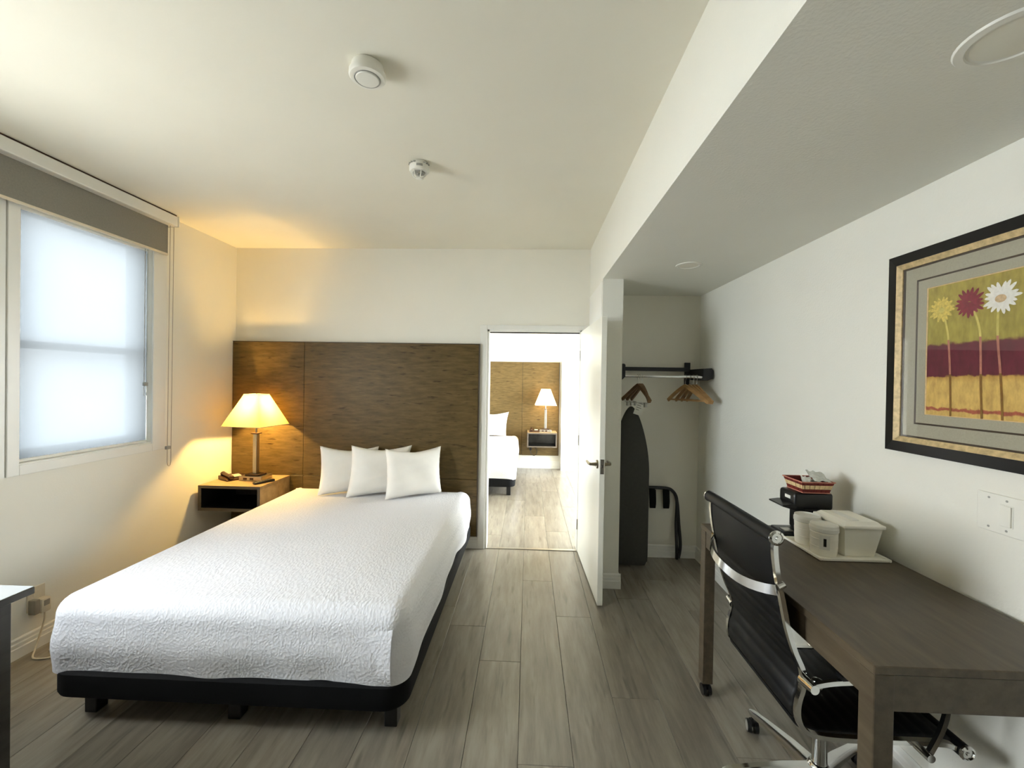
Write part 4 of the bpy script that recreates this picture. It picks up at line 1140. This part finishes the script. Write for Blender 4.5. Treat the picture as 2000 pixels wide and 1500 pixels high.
MB().prism([(1.395, 3.44, 1.552), (1.43, 3.44, 1.545), (1.470, 3.44, 1.562), (1.474, 3.44, 1.625), (1.460, 3.44, 1.645), (1.395, 3.44, 1.64)], (0, 0.28, 0)).build('bracket', M['blackmetal'], t)

def make_hanger(mat, wide, clips, name):
    """local: hook at the rod (origin), shoulders along +-x"""
    t = thing(name, (0, 0, 0), 'x', 'hanger')
    hk = [(0.0, 0, -0.075)]
    hk += [(0, 0, -0.045), (0.002, 0, -0.03)]
    for k in range(9):
        a = math.radians(-60+k*33); hk.append((0.0155*math.cos(a)-0.001, 0, 0.0155*math.sin(a)-0.0005))
    MB().tube(hk, 0.0018, 6).build('hook', M['chrome'], t, True)
    sh = []
    for k in range(13):
        u = -1+2*k/12; sh.append(Vector((u*wide, 0.02*u*u, -0.072-0.125*abs(u)**1.12)))
    MB().tube(sh, 0, 4, False, (0.014, 0.026), (0, 1, 0)).build('shoulders', mat, t, True, 50)
    if not clips:
        MB().cyl((-wide*0.86, 0.012, -0.188), (wide*0.86, 0.012, -0.188), 0.007, None, 10).build('trouser_bar', mat, t, True)
    else:
        MB().cyl((-wide*0.8, 0.012, -0.215), (wide*0.8, 0.012, -0.215), 0.0025, None, 8).build('clip_bar', M['chrome'], t, True)
        for s_ in (-1, 1):
            MB().box(s_*wide*0.62-0.011, s_*wide*0.62+0.011, 0.004, 0.022, -0.245, -0.208, 0.003).build('clip', M['steel'], t)
            MB().tube([(s_*wide*0.95, 0.018, -0.175), (s_*wide*0.8, 0.012, -0.215)], 0.002, 6).build('clip_wire', M['chrome'], t, True)
    return t
def copy_tree(o):
    c = o.copy(); COL.objects.link(c)
    for ch in list(o.children):
        d = ch.copy(); COL.objects.link(d); d.parent = c
    return c
hw = make_hanger(M['hangwood'], 0.205, False, 'wooden_hanger')
hd = make_hanger(M['hangdark'], 0.185, True, 'clip_hanger')
RZ = 1.5735
for k, (x, rot, lab) in enumerate(((1.262, -64, 'pale wooden hanger turned towards the room, leftmost of the right-hand bunch'), (1.295, -74, 'second pale wooden hanger in the right-hand bunch'), (1.325, -79, 'third pale wooden hanger in the right-hand bunch'), (1.352, -84, 'pale wooden hanger closest to the right bracket'))):
    o = hw if k == 0 else copy_tree(hw)
    o.location = (x, 3.46, RZ); o.rotation_euler = (0, 0, math.radians(rot))
    tag(o, lab, 'hanger', 'wooden hangers on the rail')
for k, (x, rot, lab) in enumerate(((0.884, 112, 'dark wooden clip hanger, leftmost on the rail'), (0.900, 104, 'dark wooden clip hanger, second from the left on the rail'), (0.918, 97, 'dark wooden clip hanger, rightmost of the left-hand bunch'))):
    o = hd if k == 0 else copy_tree(hd)
    o.location = (x, 3.46, RZ); o.rotation_euler = (0, 0, math.radians(rot))
    tag(o, lab, 'hanger', 'clip hangers on the rail')

# ironing board standing on end
t = thing('ironing_board', (0.85, 3.53, 0), 'charcoal ironing board standing upright in the closet nook', 'ironing board')
bx, hwid = 0.848, 0.152
out = []
for k in range(61):
    u = 1-(1-k/60)**1.8
    z = 0.022+1.303*u
    w = hwid
    if u > 0.58:
        q = (u-0.58)/0.42
        w = (hwid-0.034)*(1-q**1.9)+0.034*math.sqrt(max(0, 1-q**10))
    if u < 0.05: w = hwid*(0.84+0.16*math.sqrt(max(0, 1-((0.05-u)/0.05)**2)))
    out.append((max(w, 0.0005), z))
poly = [Vector((bx+w, 3.50, z)) for w, z in out]+[Vector((bx-w, 3.50, z)) for w, z in reversed(out)]
pad = MB(); n_ = len(poly); cc = Vector((bx, 3.5, 0.6))
def shrink(p, a): return Vector((bx+(p.x-bx)*(1-a*6), p.y, 0.69+(p.z-0.69)*(1-a)))
r0 = [p+Vector((0, 0.03, 0)) for p in poly]; r1 = [p+Vector((0, 0.006, 0)) for p in poly]; r2 = [shrink(p, 0.010) for p in poly]
pad.add(r0+r1+r2, [(j*n_+i, j*n_+(i+1) % n_, (j+1)*n_+(i+1) % n_, (j+1)*n_+i) for j in range(2) for i in range(n_)]+[tuple(range(n_-1, -1, -1)), tuple(range(2*n_, 3*n_))])
pad.build('padded_board', M['board'], t, True, 50)
for s_ in (-1, 1):
    MB().tube([(bx+s_*0.06, 3.545, 1.05), (bx+s_*0.09, 3.55, 0.5), (bx+s_*0.11, 3.555, 0.03)], 0.009, 10).build('leg', M['plasticw'], t, True)
MB().tube([(bx-0.13, 3.556, 0.03), (bx+0.155, 3.556, 0.03)], 0.010, 10).build('foot_bar', M['plasticw'], t, True)
# printed paper tag
t = thing('paper_tag', (0.90, 3.43, 1.24), 'white printed tag hanging at the tip of the ironing board', 'tag')
R = Matrix.Rotation(math.radians(18), 3, 'Y')
c = Vector((0.893, 3.455, 1.315))
def tg(a, b, d=0): return c+R @ Vector((a, d, b))
MB().add([tg(-.028, -.055), tg(.034, -.055), tg(.034, .058), tg(-.028, .058), tg(-.028, -.055, .0015), tg(.034, -.055, .0015), tg(.034, .058, .0015), tg(-.028, .058, .0015)], [(3, 2, 1, 0), (4, 5, 6, 7), (0, 1, 5, 4), (1, 2, 6, 5), (2, 3, 7, 6), (3, 0, 4, 7)]).build('card', M['paper'], t)
for k, w in enumerate((0.042, 0.032, 0.040, 0.026)):
    MB().add([tg(-.02, .035-k*.018, -.0004), tg(-.02+w, .035-k*.018, -.0004), tg(-.02+w, .042-k*.018, -.0004), tg(-.02, .042-k*.018, -.0004)], [(0, 1, 2, 3)]).build('print_line', M['plasticg'], t)
MB().tube([tg(0, .055), Vector((0.90, 3.46, 1.385))], 0.001, 5).build('string', M['paper'], t)

# folded luggage rack leaning on the nook wall
t = thing('luggage_rack', (1.2, 3.70, 0), 'black folded luggage rack leaning in the closet nook', 'luggage rack')
def rackframe(dy, dx):
    return catmull([(0.87+dx, 3.70+dy*0.3, 0.012), (0.862+dx, 3.705+dy, 0.12), (0.87+dx, 3.71, 0.50), (0.90+dx, 3.71, 0.590), (0.97+dx, 3.71, 0.612), (1.19, 3.71, 0.612), (1.265, 3.71, 0.585), (1.30, 3.71, 0.50), (1.305+dx*0.5, 3.705, 0.30), (1.31+dx, 3.695+dy, 0.12), (1.305+dx*0.4, 3.69+dy*0.3, 0.014)], 6)
MB().tube(rackframe(0.014, 0.026), 0.0135, 10).build('tube_frame', M['blackmetal'], t, True)
MB().tube(rackframe(-0.03, -0.02), 0.0135, 10).build('tube_frame', M['blackmetal'], t, True)
for x in (0.98, 1.09, 1.205):
    st = [Vector((x, 3.695, 0.60)), Vector((x, 3.690, 0.56)), Vector((x+0.002, 3.688, 0.50)), Vector((x, 3.692, 0.452)), Vector((x, 3.702, 0.455)), Vector((x, 3.722, 0.60))]
    MB().tube(catmull(st, 4), 0, 4, False, (0.048, 0.004), (1, 0, 0)).build('strap', M['black'], t, True, 50)

# ------------------------------------------------------------------ next room seen through the doorway
struct('wall_far_back', MB().box(X2L-0.15, 3.0, Y2, Y2+0.15, 0, ZC2), M['wall'], 'far cream wall of the next room')
struct('wall_far_right', MB().box(0.572, 3.0, Y2-0.15, Y2, 0, ZC2), M['wall'], 'white projecting wall at the right of the next room')
W3 = (5.75, 6.95, 0.5, 2.4)  # unseen window, sized to brighten the next room
W4 = (4.4, 6.9, 0.4, 2.4)  # further unseen opening, added to brighten the next room
mb = MB().box(X2L-0.15, X2L, YB+0.12, W3[0], 0, ZC2).box(X2L-0.15, X2L, W3[1], Y2, 0, ZC2).box(X2L-0.15, X2L, W3[0], W3[1], 0, W3[2]).box(X2L-0.15, X2L, W3[0], W3[1], W3[3], ZC2)
struct('wall_far_left', mb, M['wall'], 'left wall of the next room with an unseen window placed for light')
struct('wall_far_side', MB().box(2.9, 3.05, YB+0.12, W4[0], 0, ZC2).box(2.9, 3.05, W4[1], Y2, 0, ZC2).box(2.9, 3.05, W4[0], W4[1], 0, W4[2]).box(2.9, 3.05, W4[0], W4[1], W4[3], ZC2), M['wall'], 'side wall of the next room with an unseen opening added for light')
struct('wall_near_next', MB().box(XR+0.1, 3.05, YB, YB+0.12, 0, ZC2).box(X2L-0.15, XL-WT, YB, YB+0.12, 0, ZC2), M['wall'], 'rest of the wall between the two rooms')
struct('ceiling_next', MB().box(X2L-0.15, 3.05, YB+0.12, Y2+0.15, ZC2, ZC2+0.1), M['ceiling'], 'ceiling of the next room')
baseboard('baseboard_far', (X2L, Y2), (0.572, Y2), (0, -1), 'white skirting below the far headboard', 0.125)
baseboard('baseboard_far_right', (0.572, Y2-0.15), (2.9, Y2-0.15), (0, -1), 'white skirting on the projecting wall of the next room', 0.125)
t = thing('wall_headboard', (-1.0, Y2-0.02, 0.22), 'pale wood headboard panel on the far wall through the doorway', 'headboard')
for a, b in ((-2.4, -1.3), (-1.3, -0.10), (-0.10, 0.535)):
    MB().box(a+0.002, b-0.002, Y2-0.045, Y2-0.008, 0.232, 1.848, 0.002, 1).build('panel', M['headboard'], t)
MB().box(-2.4, 0.535, Y2-0.008, Y2-0.0005, 0.232, 1.848).build('backing', M['headboard_edge'], t)
MB().box(0.5355, 0.541, Y2-0.046, Y2-0.0005, 0.232, 1.850).build('edge_strip', M['headboard_edge'], t)
make_bed(-1.72, -0.155, 5.52, 7.345, 'low black bed base seen through the doorway', 'bed bases')
make_spread(-1.74, -0.152, 5.535, 7.33, 0.575, 0.215, 'white bedspread on the far bed through the doorway')
make_pillow((-0.86, 7.10, 0.59), (-0.36, 7.10, 0.59), (-0.86, 7.24, 0.97), (-0.325, 7.24, 0.985), 0.14, 'white pillow on the far bed through the doorway', 'white pillows on the far bed')
make_pillow((-1.50, 7.10, 0.59), (-0.96, 7.10, 0.59), (-1.50, 7.24, 0.97), (-0.95, 7.24, 0.98), 0.14, 'white pillow on the hidden half of the far bed', 'white pillows on the far bed')
make_nightstand(-0.005, 0.487, 6.985, 7.354, 0.425, 0.668, 'open pale nightstand hung below the far lamp', 'wall-hung nightstands')
make_lamp(0.298, 7.17, 0.668, 0, 0.355, 0.15, 1.12, 1.385, 70, 'small lit lamp with white shade in the next room', 'bedside lamps', M['shade2'], (1.0, 0.68, 0.32))
make_phone(0.115, 7.15, 0.668, 0, 'dark telephone on the far nightstand through the doorway', M['darkbrown'], 'bedside telephones')
t = thing('plug_and_cord', (0.06, 7.34, 0.34), 'black plug with looped cord below the far nightstand', 'cord')
MB().box(0.035, 0.075, 7.32, 7.354, 0.32, 0.38, 0.006).build('plug', M['blackplastic'], t)
MB().tube(catmull([(0.055, 7.33, 0.32), (0.07, 7.32, 0.26), (0.12, 7.32, 0.235), (0.16, 7.32, 0.27), (0.16, 7.33, 0.33), (0.10, 7.335, 0.40), (0.08, 7.34, 0.425)]), 0.005, 8).build('cord', M['blackplastic'], t, True)
tag(MB().box(0.70, 0.775, Y2-0.156, Y2-0.1505, 0.31, 0.43, 0.003).build('wall_outlet', M['plasticw']), 'white outlet plate on the projecting wall of the next room', 'outlet')
